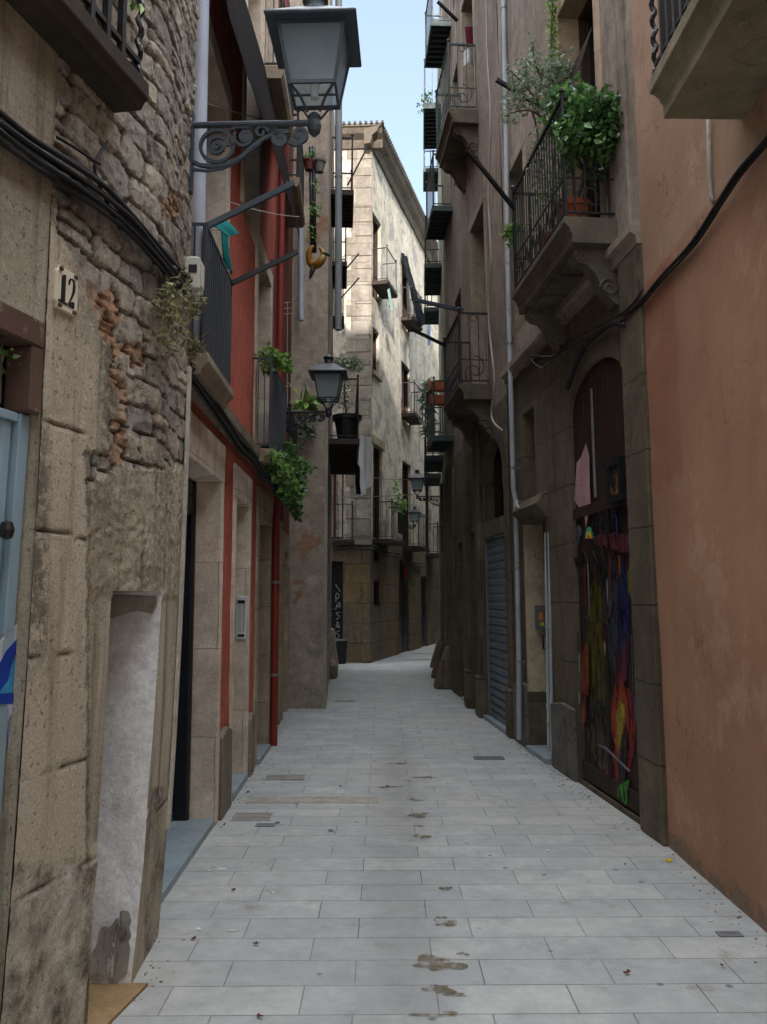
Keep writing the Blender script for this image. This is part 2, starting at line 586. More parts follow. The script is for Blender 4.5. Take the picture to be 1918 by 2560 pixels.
def fill_window(root, W, a, b, c, d, depth, frame=None, glass=None, bars=1, name='window'):
    fm = frame or WOOD_BROWN; g = glass or DARK_VOID
    o = -depth + .01; m = MB(W); t = .05
    m.box(a + .003, a + t, o - .05, o + .03, c + .003, d - .003); m.box(b - t, b - .003, o - .05, o + .03, c + .003, d - .003)
    m.box(a + t, b - t, o - .048, o + .028, d - t, d - .004); m.box(a + t, b - t, o - .048, o + .028, c + .004, c + t)
    if bars:
        mid = (a + b) / 2; m.box(mid - .025, mid + .025, o - .046, o + .026, c + t, d - t)
    ob = m.build(name, fm, root)
    MB(W).box(a - .01, b + .01, o - .09, o - .052, c - .01, d + .01).build('pane', g, ob)
    return ob


def fill_door(root, W, a, b, c, d, depth, mat=None, name='door', leafs=2, label=None):
    m = MB(W); o = -depth; n = leafs
    m.box(a - .01, b + .01, o - .08, o - .02, c - .01, d + .01)
    wdt = (b - a) / n
    for k in range(n):
        x0, x1 = a + k * wdt + .008, a + (k + 1) * wdt - .008
        m.box(x0, x1, o - .02, o + .008, c + .01, d - .01)
        hs = [c + .12, c + (d - c) * .42, d - .12]
        for z0, z1 in zip(hs[:-1], hs[1:]):
            if x1 - x0 > .3: m.box(x0 + .09, x1 - .09, o + .008, o + .022, z0 + .04, z1 - .04)
    ob = m.build(name, mat or WOOD_BROWN, root, bevel=.004)
    h = MB(W); zc = min(c + 1.02, d - .3)
    h.tube([(a + wdt - .06, o + .01, zc), (a + wdt - .06, o + .06, zc), (a + wdt - .06, o + .06, zc + .14), (a + wdt - .06, o + .01, zc + .14)], .009, 6)
    h.build('handle', IRON, ob)
    if label: ob['label'] = label
    return ob


def fill_shutter(root, W, a, b, c, d, depth, mat, name='roller_shutter', pitch=.075, amp=.014):
    m = MB(W); o = -depth; prof = []; z = c
    while z < d:
        prof += [(o, z), (o + amp, z + pitch * .25), (o + amp, z + pitch * .72), (o, z + pitch * .97)]; z += pitch
    for p, q in zip(prof[:-1], prof[1:]):
        if q[1] > d: break
        m.quad((a, p[0], p[1]), (b, p[0], p[1]), (b, q[0], q[1]), (a, q[0], q[1]))
    m.box(a - .01, b + .01, o - .06, o - .03, c, d)
    m.box(a, a + .05, o - .02, o + .035, c, d); m.box(b - .05, b, o - .02, o + .035, c, d)
    m.box(a + .05, b - .05, o - .012, o + .03, c + .002, c + .07)
    return m.build(name, mat, root)


def curl(c, r0, r1, a0, a1, n=26):
    """flat spiral in (u, v)"""
    return [(c[0] + (r0 + (r1 - r0) * k / (n - 1)) * math.cos(a0 + (a1 - a0) * k / (n - 1)),
             c[1] + (r0 + (r1 - r0) * k / (n - 1)) * math.sin(a0 + (a1 - a0) * k / (n - 1))) for k in range(n)]


def railing(parent, W, s0, s1, o1, z0, h, mat, gap=.11, scroll=False, knob=True, o0=.02, thin=.007, mid=None, name='railing', sides=True):
    m = MB(W); ins = .03; o = o1 - ins; a, b = s0 + ins, s1 - ins

    def run(p, q):
        (sa, oa), (sb, ob) = p, q
        L = math.hypot(sb - sa, ob - oa); n = max(2, int(L / gap))
        for zz, r in ((z0 + h, .016), (z0 + .05, .011)) + (((z0 + mid, .009),) if mid else ()):
            m.tube([(sa, oa, zz), (sb, ob, zz)], r, 4)
        for k in range(n + 1):
            u = k / n; s, oo = sa + (sb - sa) * u, oa + (ob - oa) * u
            m.tube([(s, oo, z0 + .05), (s, oo, z0 + h)], thin, 4)
        if scroll:
            zc = z0 + .05 + .13; nn = max(1, int(L / .2))
            for k in range(nn):
                u = (k + .5) / nn; rr = L / nn * .5
                for sg in (1, -1):
                    pts = []
                    for (x, y) in curl((0, 0), rr * .95, rr * .25, PI / 2 * sg, PI / 2 * sg + 5.2, 16):
                        uu = u + x * .9 / L; pts.append((sa + (sb - sa) * uu, oa + (ob - oa) * uu, zc + y * .95 + sg * .03))
                    m.tube(pts, .007, 4)
            m.tube([(sa, oa, z0 + .32), (sb, ob, z0 + .32)], .008, 4)
            for k in range(nn):
                u = (k + .5) / nn; rr = .045; pts = [(sa + (sb - sa) * (u + math.cos(q) * rr / L), oa + (ob - oa) * (u + math.cos(q) * rr / L), z0 + h - .06 + math.sin(q) * rr) for q in [i * PI / 5 for i in range(10)]]
                m.tube(pts, .006, 4, closed=True)
    run((a, o), (b, o))
    if sides:
        run((a, o0), (a, o)); run((b, o0), (b, o))
    for s in (a, b):
        m.tube([(s, o, z0), (s, o, z0 + h + .03)], .014, 6)
        if knob:
            c = W.F(s, o, z0 + h + .03)
            m.lathe(c, [(.005, 0), (.022, .012), (.024, .03), (.012, .045), (.002, .05)], 8)
    return m.build(name, mat, parent)


def balcony_stone(root, W, s0, s1, z, prot, slab_mat, rail_mat, h=.95, corbel_mat=None, scroll=True, corbels=True, gap=.1):
    m = MB(W)
    prof = [(-.03, z), (prot, z), (prot, z - .05), (prot - .015, z - .065), (prot - .04, z - .09), (prot - .045, z - .12), (prot - .06, z - .13), (prot - .06, z - .2), (-.03, z - .2)]
    m.prism(prof, s0, s1, 's')
    for k in range(3):                                       # panels of the soffit
        a = s0 + .1 + (s1 - s0 - .2) * k / 3; m.box(a + .03, a + (s1 - s0 - .2) / 3 - .03, .02, prot - .12, z - .222, z - .198)
    slab = m.build('balcony', slab_mat, root, bevel=.005)
    railing(slab, W, s0 + .01, s1 - .01, prot, z, h, rail_mat, gap=gap, scroll=scroll)
    if corbels:
        for sc in (s0 + .16, s1 - .16):
            c = MB(W); zz = z - .201
            pr = [(-.04, zz), (prot - .1, zz), (prot - .09, zz - .06), (prot - .13, zz - .11), (prot - .2, zz - .13), (prot - .26, zz - .2), (prot - .3, zz - .3), (.03, zz - .42), (-.04, zz - .44)]
            c.prism(pr, sc - .07, sc + .07, 's')
            for sd in (-1, 1):
                for (cx, cz, rr) in ((prot - .16, zz - .065, .05), (.07, zz - .3, .075)):
                    c.tube([(sc + sd * .072, p[0], p[1]) for p in curl((cx, cz), rr, rr * .2, 0, 9, 22)], .012, 5)
            c.build('corbel', corbel_mat or slab_mat, slab, bevel=.006)
    return slab


def balcony_iron(root, W, s0, s1, z, prot, floor_mat, rail_mat, h=.95, slats=True, gap=.11, thick=.05):
    m = MB(W)
    if slats:
        m.box(s0, s1, -.02, prot, z - .015, z)
        m.box(s0, s0 + .035, -.02, prot, z - .09, z - .016); m.box(s1 - .035, s1, -.02, prot, z - .09, z - .016)
        m.box(s0 + .036, s1 - .036, prot - .035, prot, z - .088, z - .017)
        k = s0 + .14
        while k < s1 - .08:
            m.box(k - .018, k + .018, -.02, prot - .036, z - .075, z - .016); k += .15
    else:
        m.prism([(-.02, z), (prot, z), (prot, z - thick * .6), (prot - .03, z - thick), (-.02, z - thick)], s0, s1, 's')
    slab = m.build('balcony', floor_mat, root)
    railing(slab, W, s0 + .01, s1 - .01, prot, z, h, rail_mat, gap=gap)
    return slab


def facade(name, label, W, s0, s1, H, mat, ops=(), depth=4.0, z0=0.0, step=.2, amp=.008, seed=0., base=None):
    root = thing(name, label, 'building', W.F(s0, 0, 0))
    m = MB(W)
    if base:
        zb, bmat = base
        sheet(m, W, s0, s1, zb, H, [o for o in ops if o[2] >= zb - .01], step, amp, seed)
        b = sheet(MB(W), W, s0, s1, 0, zb, [o for o in ops if o[2] < zb - .01], step, amp, seed)
        b.build('stone_base', bmat, root, smooth=True)
    else:
        sheet(m, W, s0, s1, z0, H, ops, step, amp, seed)
    shell(m, W, s0, s1, 0, H, depth)
    m.build('wall', mat, root, smooth=True)
    return root


def blob(c, rx, ry, n=22, rough=.25, seed=0, tilt=0):
    rnd = random.Random(seed); ph = [rnd.uniform(0, 6.28) for _ in range(4)]; out = []
    for k in range(n):
        q = 2 * PI * k / n
        r = 1 + rough * (.6 * math.sin(2 * q + ph[0]) + .5 * math.sin(3 * q + ph[1]) + .4 * math.sin(5 * q + ph[2]) + .3 * math.sin(7 * q + ph[3]))
        x, y = rx * r * math.cos(q), ry * r * math.sin(q)
        out.append((c[0] + x * math.cos(tilt) - y * math.sin(tilt), c[1] + x * math.sin(tilt) + y * math.cos(tilt)))
    return out


def decal(parent, W, poly, o, mat, name, th=.003, label=None):
    ob = MB(W).prism(poly, o, o + th).build(name, mat, parent)
    if label: ob['label'] = label
    return ob


# ------------------------------------------------------------------ foliage
def leaves(m, pts, size, rnd, flat=0.0, long=1.6):
    for p in pts:
        d = Vector((rnd.gauss(0, 1), rnd.gauss(0, 1), rnd.gauss(0, 1) - .3)).normalized()
        u = d.cross(Vector((rnd.gauss(0, 1), rnd.gauss(0, 1), rnd.gauss(0, 1) + flat * 3))).normalized()
        nrm = d.cross(u); s = size * rnd.uniform(.6, 1.35); i = len(m.v)
        m.v += [p, p + d * s * long * .35 + u * s * .42 + nrm * s * .1, p + d * s * long, p + d * s * long * .35 - u * s * .42 + nrm * s * .1, p + d * s * long * .55]
        m.f += [(i, i + 1, i + 4), (i + 1, i + 2, i + 4), (i, i + 4, i + 3), (i + 4, i + 2, i + 3)]


def bush(parent, clumps, size, mat, rnd, stems=(), name='foliage', stem_r=.006, long=1.6):
    """clumps: (centre, radii, count); stems: polylines in world space"""
    m = MB()
    for (c, r, n) in clumps:
        c = Vector(c)
        for _ in range(n):
            while True:
                q = Vector((rnd.uniform(-1, 1), rnd.uniform(-1, 1), rnd.uniform(-1, 1)))
                if .12 < q.length < 1: break
            q = Vector((q.x * r[0], q.y * r[1], q.z * r[2])) * rnd.uniform(.75, 1.15)
            leaves(m, [c + q], size, rnd, .2, long)
    ob = m.build(name, mat, parent, fix=False)
    if stems:
        s = MB()
        for st in stems:
            k = len(st); s.tube(st, [stem_r * (1 - .6 * i / max(1, k - 1)) for i in range(k)], 5, world=True)
        s.build('stem', STEM, parent)
    return ob


def wander(a, b, n, amp, rnd):
    a, b = Vector(a), Vector(b); out = []
    for k in range(n + 1):
        u = k / n; e = amp * math.sin(PI * u)
        out.append(a.lerp(b, u) + Vector((rnd.uniform(-e, e), rnd.uniform(-e, e), rnd.uniform(-e, e))))
    return out


def sag(a, b, n, drop, jit=0.0, rnd=random):
    a, b = Vector(a), Vector(b); out = []
    for k in range(n + 1):
        u = k / n; p = a.lerp(b, u); p.z -= drop * 4 * u * (1 - u)
        if jit and 0 < k < n: p += Vector((rnd.uniform(-jit, jit), rnd.uniform(-jit, jit), rnd.uniform(-jit, jit)))
        out.append(p)
    return out


def smooth_path(pts, n=8):
    P = [Vector(p) for p in pts]; out = []
    for i in range(len(P) - 1):
        p0, p1, p2, p3 = P[max(0, i - 1)], P[i], P[i + 1], P[min(len(P) - 1, i + 2)]
        for k in range(n):
            t = k / n
            out.append(.5 * ((2 * p1) + (p2 - p0) * t + (2 * p0 - 5 * p1 + 4 * p2 - p3) * t * t + (3 * p1 - p0 - 3 * p2 + p3) * t ** 3))
    return out + [P[-1]]


def pot(name, label, c, r, h, mat, group=None, soil=True):
    root = thing(name, label, 'flowerpot', c, group)
    MB().lathe(c, [(r * .68, 0), (r * .95, h * .82), (r * 1.08, h * .83), (r * 1.1, h), (r * .98, h), (r * .94, h * .9)], 18).build('pot_body', mat, root, smooth=True)
    return root


# ------------------------------------------------------------------ facade lines (plan, metres)
bat = lambda z: .09 * (1 - math.exp(-max(z, 0) / 1.2))
DIA = (.2278, .9737)
L1A = Wall((-1.04 - .234 * 6.5, -3.0), (-1.04, 3.5), 1, bat)
L1B = Wall((-1.04, 3.5), (-1.07, 4.15), 1, bat)
L2 = Wall((-1.165, 4.16), (-1.245, 9.3), 1)
L2B = Wall((-1.27, 9.32), (-1.37, 12.18), 1)
L3F = Wall((-3.4, 12.2), (-.83, 12.2), 1)
L3S = Wall((-.83, 12.2), (-1.15, 18.7), 1)
CF = Wall((-5.0, 20.75), (-.32, 20.5), 1)
CS = Wall((-.32, 20.5), (3.94, 37.2), 1)
lr = lambda z: .012 * max(z, 0)
R1 = Wall((1.83, -4.0), (1.83, 5.57), -1, lr)
R2 = Wall((1.845, 5.58), (1.49, 9.6), -1, lr)
R3 = Wall((1.49, 9.61), (1.27, 12.4), -1, lr)
R4 = Wall((1.27, 12.41), (1.13, 15.2), -1)
R5 = Wall((1.13, 15.21), (1.35, 20.1), -1)
R6 = Wall((3.4, 20.4), (4.9, 31.0), -1)
R7 = Wall((4.95, 31.01), (6.6, 40.0), -1)

# ================================================================== SETTING: pavement
def pavement_mat():
    M = Mat('stone pavement', .6, .35)
    x, y, z = M.xyz()
    v = M.comb(M.math('ADD', x, .12), M.math('ADD', y, M.math('MULTIPLY', x, -.012)))
    b = M.n('ShaderNodeTexBrick'); M.set(b.inputs['Vector'], v)
    b.inputs['Color1'].default_value = (0, 0, 0, 1); b.inputs['Color2'].default_value = (1, 1, 1, 1)
    b.inputs['Scale'].default_value = 1; b.inputs['Mortar Size'].default_value = .0028; b.inputs['Mortar Smooth'].default_value = .15
    b.inputs['Brick Width'].default_value = .54; b.inputs['Row Height'].default_value = .243; b.offset = .38; b.offset_frequency = 2
    c = M.mix(b.outputs['Color'], lin('a5a8a6'), lin('bbbcb6'))
    c = M.mix(M.step(M.noise(2.2, 5, .6), .35, .7), c, lin('a2a5a4'))
    c = M.mix(M.math('MULTIPLY', M.step(M.noise(.55, 3, .5, off=(4, 2, 0)), .45, .7), .5), c, lin('b3afa4'))
    c = M.mix(M.math('MULTIPLY', M.step(M.noise(4.5, 7, .74, off=(9, 2, 0)), .54, .74), .6), c, lin('7d776b'))
    sp = M.n('ShaderNodeTexVoronoi'); sp.inputs['Scale'].default_value = 4.6; M.set(sp.inputs['Vector'], M.pos)
    c = M.mix(M.math('MULTIPLY', M.math('SUBTRACT', 1.0, M.step(sp.outputs['Distance'], .05, .1)), M.step(M.noise(1.1, 2, .5), .42, .52)), c, lin('74747a'))
    # chalk and pale paint spots
    c = M.mix(M.math('MULTIPLY', M.step(M.noise(2.6, 7, .75, off=(31, 5, 0)), .66, .72), .5), c, lin('bcd0d2'))
    c = M.mix(M.math('MULTIPLY', M.step(M.noise(14, 4, .7, off=(1, 15, 0)), .7, .74), .6), c, lin('d5d6d2'))
    # damp run of the central drain line
    cl = M.math('ABSOLUTE', M.math('SUBTRACT', x, M.math('MULTIPLY_ADD', y, .012, .03)))
    damp = M.math('MULTIPLY', M.math('SUBTRACT', 1.0, M.step(y, 8.0, 11.0)), M.math('SUBTRACT', 1.0, M.step(M.math('ADD', cl, M.math('MULTIPLY', M.math('SUBTRACT', M.noise(3, 4, .6), .5), .5)), .03, .3)))
    c = M.mix(M.math('MULTIPLY', damp, .2), c, lin('77736a'))
    f = M.noise(160, 3, .7)
    c = M.mix(.6, c, M.ramp(M.noise(8, 9, .78, off=(3, 3, 0)), (.3, .66), (.7, 1.22)), 'MULTIPLY')
    c = M.mix(.45, c, M.ramp(f, (.2, .7), (.8, 1.25)), 'MULTIPLY')
    c = M.mix(M.math('MULTIPLY', b.outputs['Fac'], M.math('MULTIPLY_ADD', M.step(M.noise(1.5, 4, .6), .35, .65), .5, .3)), c, lin('54514b'))
    M.color(c)
    r = M.math('MULTIPLY_ADD', M.noise(5, 5, .6), .25, .48)
    M.rough(M.math('SUBTRACT', r, M.math('MULTIPLY', damp, .22)))
    h = M.math('ADD', M.math('MULTIPLY', f, .25), M.math('MULTIPLY', M.noise(2.4, 4, .6), 1.2))
    h = M.math('ADD', h, M.math('MULTIPLY', b.outputs['Color'], .25))
    M.bump(M.math('SUBTRACT', h, M.math('MULTIPLY', b.outputs['Fac'], 1.2)), .004, .8)
    return M.m


PAVE = pavement_mat()
m = MB()
m.quad((-90, -60, 0), (90, -60, 0), (90, 140, 0), (-90, 140, 0))
tag(m.build('pavement', PAVE, fix=False), kind='structure')

# ================================================================== LEFT: the stone house with number 12
LA = L1A.L


def hit1(x, y, o=0.0):
    s, z = L1A.hit(x, y, o)
    if s > LA:
        s2, z2 = L1B.hit(x, y, o); return LA + s2, z2
    return s, z


class PW:
    def F(self, s, o, z): return L1A.F(s, o, z) if s <= LA else L1B.F(s - LA, o, z)


L1 = Wall((0, 0), (1, 0), 1); L1.F = PW().F


def project(p):
    q = Vector(p) - Vector((0, 0, EYE))
    d = q.y * CP + q.z * SP; u = -q.y * SP + q.z * CP
    return (CX + q.x / d * F) / PX, (CY - u / d * F) / PX


def pip(x, y, P):
    r = False; j = len(P) - 1
    for i in range(len(P)):
        xi, yi = P[i]; xj, yj = P[j]
        if (yi > y) != (yj > y) and x < (xj - xi) * (y - yi) / (yj - yi) + xi: r = not r
        j = i
    return r


def house_mat():
    M = Mat('rubble and render', .92, .18); wv = M.wv()
    a = M.n('ShaderNodeVertexColor'); a.layer_name = 'zone'
    sp = M.n('ShaderNodeSeparateColor'); M.set(sp.inputs[0], a.outputs['Color'])
    rub, brk, cell = sp.outputs[0], sp.outputs[1], sp.outputs[2]; joint = a.outputs['Alpha']
    a2 = M.n('ShaderNodeVertexColor'); a2.layer_name = 'wear'
    s2 = M.n('ShaderNodeSeparateColor'); M.set(s2.inputs[0], a2.outputs['Color'])
    pier, tint, soot = s2.outputs[0], s2.outputs[1], s2.outputs[2]; pale = a2.outputs['Alpha']
    n1 = M.noise(1.7, 5, .6); n2 = M.noise(13, 8, .75); f = M.noise(85, 6, .8)
    ren = M.mix(M.step(n1, .36, .64), lin('cdc1aa'), lin('b1a590'))
    ren = M.mix(M.math('MULTIPLY', M.step(M.noise(1, 6, .68, vec=M.scale(wv, (11, .5, 1))), .48, .66), .8), ren, lin('7d705d'))
    ren = M.mix(M.math('MULTIPLY', M.step(n2, .55, .7), .35), ren, lin('9a8a70'))
    blk = M.mix(tint, lin('d0c1a9'), lin('c0b59f'))
    blk = M.mix(M.math('MULTIPLY', M.step(M.noise(1, 5, .65, vec=M.scale(wv, (7, .8, 1)), off=(2, 5, 1)), .48, .68), .6), blk, lin('94866f'))
    c = M.mix(pier, ren, blk)
    st = M.mix(cell, lin('a09a90'), lin('d6c6ad'))
    st = M.mix(M.step(n2, .46, .66), st, lin('77716a'))
    st = M.mix(M.math('MULTIPLY', M.step(M.noise(30, 6, .75), .55, .7), .6), st, lin('d9d2c5'))
    br = M.mix(cell, lin('c79c7b'), lin('b08670'))
    br = M.mix(M.step(n2, .5, .64), br, lin('c9b697'))
    c = M.mix(rub, c, st); c = M.mix(brk, c, br)
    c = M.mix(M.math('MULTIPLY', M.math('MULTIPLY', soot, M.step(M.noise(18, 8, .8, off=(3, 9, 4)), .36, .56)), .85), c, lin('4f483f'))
    c = M.mix(M.math('MULTIPLY', M.math('MULTIPLY', pale, M.step(M.noise(15, 8, .8, off=(8, 9, 4)), .42, .56)), .9), c, lin('ded8cb'))
    c = M.mix(M.math('MULTIPLY', joint, .85), c, lin('332c25'))
    pit = M.math('SUBTRACT', 1.0, M.step(M.noise(45, 3, .6, off=(5, 1, 6)), .3, .4))
    c = M.mix(M.math('MULTIPLY', pit, .5), c, lin('5a5043'))
    c = M.mix(.7, c, M.ramp(f, (.25, .5), (.75, 1.45)), 'MULTIPLY')
    M.color(c)
    h = M.math('ADD', M.math('MULTIPLY', M.noise(28, 9, .8), 1.5), M.math('MULTIPLY', f, .8))
    M.bump(M.math('SUBTRACT', h, M.math('MULTIPLY', pit, .6)), .009, 1.0)
    return M.m


HOUSE = house_mat()
root12 = thing('stone_house', 'rubble stone house numbered 12 with peeling tan render and a blue metal gate', 'house', L1.F(4.2, 0, 0))
sg = hit1(66, 1300)[0]
zt = 1.62
nl_t = hit1(240, 1290)[0]; nl_b = hit1(186, 2140)[0]
nr_t = hit1(349, 1288)[0]; nr_b = hit1(281, 2118)[0]
s_end = LA + L1B.L
H1 = 5.3
RUB = [(193, 623), (219, 725), (248, 758), (234, 817), (263, 860), (241, 933), (255, 974), (182, 974), (186, 1043), (263, 1006), (328, 1014), (383, 1010), (480, 1010), (560, -400), (-250, -400), (-250, 190), (60, 400), (140, 520)]
JZ = [hit1(140, 921)[1], hit1(130, 1157)[1], hit1(125, 1411)[1], hit1(140, 1655)[1], hit1(125, 1893)[1]]


def niche_s(z):
    u = min(max(z, 0), zt) / zt
    return nl_b + (nl_t - nl_b) * u, nr_b + (nr_t - nr_b) * u


m = MB(L1); attr = []; attr2 = []
dz = .0125
NZ = int(H1 / dz) if False else None
zs = [k * .0125 for k in range(int(zt / .0125) + 1)]; zs[-1] = zt
zs += [zt + k * .0115 for k in range(1, int((4.75 - zt) / .0115))] + [4.75 + k * .15 for k in range(12)]
NC = (40, 44, 40)


def col_s(z):
    a, b = niche_s(z); out = []
    ed = (sg, a, b, s_end)
    for q in range(3):
        out += [ed[q] + (ed[q + 1] - ed[q]) * k / NC[q] for k in range(NC[q])]
    return out + [s_end]


def hsh(a, b=0.0):
    q = math.sin(a * 127.1 + b * 311.7) * 43758.5453
    return q - math.floor(q)


def coursed(s, z, p, h, w, warp):
    """roughly coursed stones: distance to the joint (m), a number per stone, offsets in the stone"""
    zz = z + warp * noise.noise(p * 2.6) + warp * .45 * noise.noise(p * 8)
    ss = s + warp * noise.noise(p * 2.9 + Vector((7, 3, 1))) + warp * .5 * noise.noise(p * 9 + Vector((7, 3, 1)))
    r = math.floor(zz / h); fv = zz / h - r
    wr = w * (.7 + .8 * hsh(r, 3)); q = ss / wr + hsh(r, 9) * 5; c = math.floor(q); fu = q - c
    cell = hsh(r * 1.3 + 2, c * 1.7 + 5)
    split = cell > .72                                        # some stones are two thin ones
    hh = h
    if split:
        fv2 = fv * 2; cell = hsh(cell * 9, math.floor(fv2)); fv = fv2 - math.floor(fv2); hh = h / 2
    es = min(fu, 1 - fu) * wr; ez = min(fv, 1 - fv) * hh
    e = min(es, ez) - .35 * max(0, .03 - max(es, ez) if max(es, ez) < .03 else 0)
    return e, cell, (fu - .5) * wr, (fv - .5) * hh


def relief(s, z):
    p = L1.F(s, 0, z); x, y = project(p)
    if p.y < 1: return 0.0, (0, 0, .5, 0), (0, .5, 0, 0)
    jx = 14 * noise.noise(p * 9) + 8 * noise.noise(p * 28)
    rub = 1.0 if pip(x + jx, y + jx * .7, RUB) else 0.0
    near = min(math.hypot((x - q[0]), (y - q[1])) for q in RUB[:7] + [(215, 660), (260, 800), (262, 830), (252, 900), (228, 690), (205, 640)])
    brk = 1.0 if (rub and near < 26 + 55 * noise.noise(p * 6) and y > 590) or (rub and math.hypot((x - 372) * 1.6, y - 445) < 30) else 0.0
    d0 = .002 * noise.noise(p * 3) + .0012 * noise.noise(p * 40)
    jt = soot = pale = pier = 0.0; cell = .5; tint = .5
    if rub:
        if brk: e, cell, u, v = coursed(s, z, p, .042, .13, .02); wj, dep = .007, .014
        else: e, cell, u, v = coursed(s, z, p, .118, .19, .048); wj, dep = .011, .022
        wj *= 1 + .8 * noise.noise(p * 7)
        k = min(1, max(0, e) / max(.004, wj)); k = k * (2 - k)
        d0 += dep * (k - 1) + .012 * (cell - .5) + .007 * noise.noise(p * 18) + .007 * noise.noise(p * 42) + .075 * (u * (hsh(cell, 1) - .5) + v * (hsh(cell, 2) - .5))
        jt = max(0, 1 - e / (wj * .9)) * (.7 + .6 * noise.noise(p * 6))
        soot = max(0, .55 * noise.noise(p * 2.3 + Vector((4, 4, 4))) + .25)
        pale = max(0, noise.noise(p * 5)) * .5
    else:
        g = 0.0
        xe = 186 + 4 * noise.noise(p * 6)
        if x < xe or z < JZ[4] + .05:
            pier = 1.0
            lv = sum(1 for q in JZ if z < q); tint = hsh(lv, 4)
            for q in JZ:
                dd = abs(z - q - .006 * noise.noise(p * 9) - (.01 * noise.noise(p * 2.2)))
                if dd < .006: g = max(g, 1 - dd / .006)
            d0 -= .012 * g; jt = g * .95
            d0 += .004
        if 183 < x < 193 and y > 960: soot = .75
        if 185 < x < 400 and 1000 < y < 1290:                    # rough cast cement
            d0 += .005 * noise.noise(p * 20) + .008 * noise.noise(p * 46) + .004
            jt = max(jt, .35 * max(0, noise.noise(p * 33)))
            soot = max(soot, .8 * max(0, noise.noise(p * 5) + .1))
        elif y < 1000: d0 += .003 * noise.noise(p * 10) + .002 * noise.noise(p * 35)
        if x < 215 and y > 1865:                                  # spalled foot of the pier
            q = noise.noise(p * 7) + .6 * noise.noise(p * 17)
            d0 += .005 * q; soot = max(soot, min(1, .45 + q)); pale = min(1, max(0, .35 - q))
        if x > 310 and y > 1700: soot = max(soot, min(1, .5 + noise.noise(p * 4)))
        ed = noise.noise(p * Vector((1, 1, .25)) * 5 if False else Vector((p.x * 5, p.y * 5, p.z * .8)))
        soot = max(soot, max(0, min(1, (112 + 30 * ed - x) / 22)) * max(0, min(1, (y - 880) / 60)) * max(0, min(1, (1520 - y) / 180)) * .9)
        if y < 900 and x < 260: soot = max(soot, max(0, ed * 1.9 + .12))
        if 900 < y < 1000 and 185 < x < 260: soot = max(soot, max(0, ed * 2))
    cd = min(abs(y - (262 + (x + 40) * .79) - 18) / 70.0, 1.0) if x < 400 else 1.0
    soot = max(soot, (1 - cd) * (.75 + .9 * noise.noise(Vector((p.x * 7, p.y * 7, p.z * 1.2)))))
    return d0, (rub * (1 - brk), brk, cell, max(0, min(1, jt))), (pier, tint, max(0, min(1, soot)), max(0, min(1, pale)))


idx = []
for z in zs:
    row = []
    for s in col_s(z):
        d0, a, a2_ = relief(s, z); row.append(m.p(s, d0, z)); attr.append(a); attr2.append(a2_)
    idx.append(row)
for j in range(len(zs) - 1):
    zc = (zs[j] + zs[j + 1]) / 2
    for i in range(sum(NC)):
        if zc < zt and NC[0] <= i < NC[0] + NC[1]: continue
        m.f.append((idx[j][i], idx[j][i + 1], idx[j + 1][i + 1], idx[j + 1][i]))
# head and near jamb of the recessed doorway
jt_ = max(j for j, z in enumerate(zs) if z <= zt + 1e-6)
prev = None
for i in range(NC[0], NC[0] + NC[1] + 1):
    s = col_s(zt)[i]; b = m.p(s, -.34, zt + .02 * noise.noise(Vector((s * 9, 0, 0)))); attr.append((.6, 0, .4, .7)); attr2.append((0, .5, .8, 0))
    if prev: m.f.append((prev[0], idx[jt_][i], b, prev[1]))
    prev = (idx[jt_][i], b)
prev = None
for j in range(0, jt_ + 1):
    i = NC[0]; b = m.p(niche_s(zs[j])[0], -.34, zs[j]); attr.append((0, 0, .4, .2)); attr2.append((0, .5, .3, 0))
    if prev: m.f.append((prev[0], idx[j][i], b, prev[1]))
    prev = (idx[j][i], b)
# the end of the house at the corner
prev = None
for j in range(len(zs)):
    b = m.p(s_end, -.6, zs[j]); attr.append((0, 0, .5, 0)); attr2.append((0, .5, .2, 0))
    if prev: m.f.append((prev[0], idx[j][-1], b, prev[1]))
    prev = (idx[j][-1], b)
n_front = len(m.v)
sheet(m, L1, 2.6, sg, 0, H1, [(sg - 1.15, sg, 0, 2.5, .12)], .3, .006)
shell(m, L1A, 0, LA - .2, 0, H1 - .02, 5)
attr += [(0, 0, .5, 0)] * (len(m.v) - n_front)
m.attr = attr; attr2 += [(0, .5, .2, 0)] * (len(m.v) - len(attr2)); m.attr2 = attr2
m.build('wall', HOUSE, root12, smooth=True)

HOUSE_LINTEL = render_mat('rough lintel stone', lin('c4beb3'), lin('a8a195'), lin('6e675c'), 44, .5, .014, False, 40)
# white plastered far jamb of the doorway (> nothing), door at its back, tiled threshold
JAMB = render_mat('whitewashed plaster', lin('efeeed'), lin('e2e2e2'), lin('b0aca6'), 3, .3, .008, False, 45, [(lin('76716a'), .69, 2.6, (2, 2, 0))])
m = MB(L1)
cols = [k / 22 for k in range(23)]; rows = [zt * k / 90 for k in range(91)]
g = []
for z in rows:
    s = niche_s(z)[1]; r0 = relief(s, z)[0]; rr = []
    for u in cols:
        p = L1.F(s, -.34 * u, z)
        rr.append(m.p(s + .007 * noise.noise(p * 6) + .003 * noise.noise(p * 21) - .003, (r0 + .002) * (1 - u) - .34 * u, z))
    g.append(rr)
for j in range(90):
    for i in range(22): m.f.append((g[j][i], g[j][i + 1], g[j + 1][i + 1], g[j + 1][i]))
jamb = m.build('door_jamb', JAMB, root12, smooth='all')


class JF:
    def F(self, o, th, z): return L1.F(niche_s(z)[1] - .004 - th, o, z)


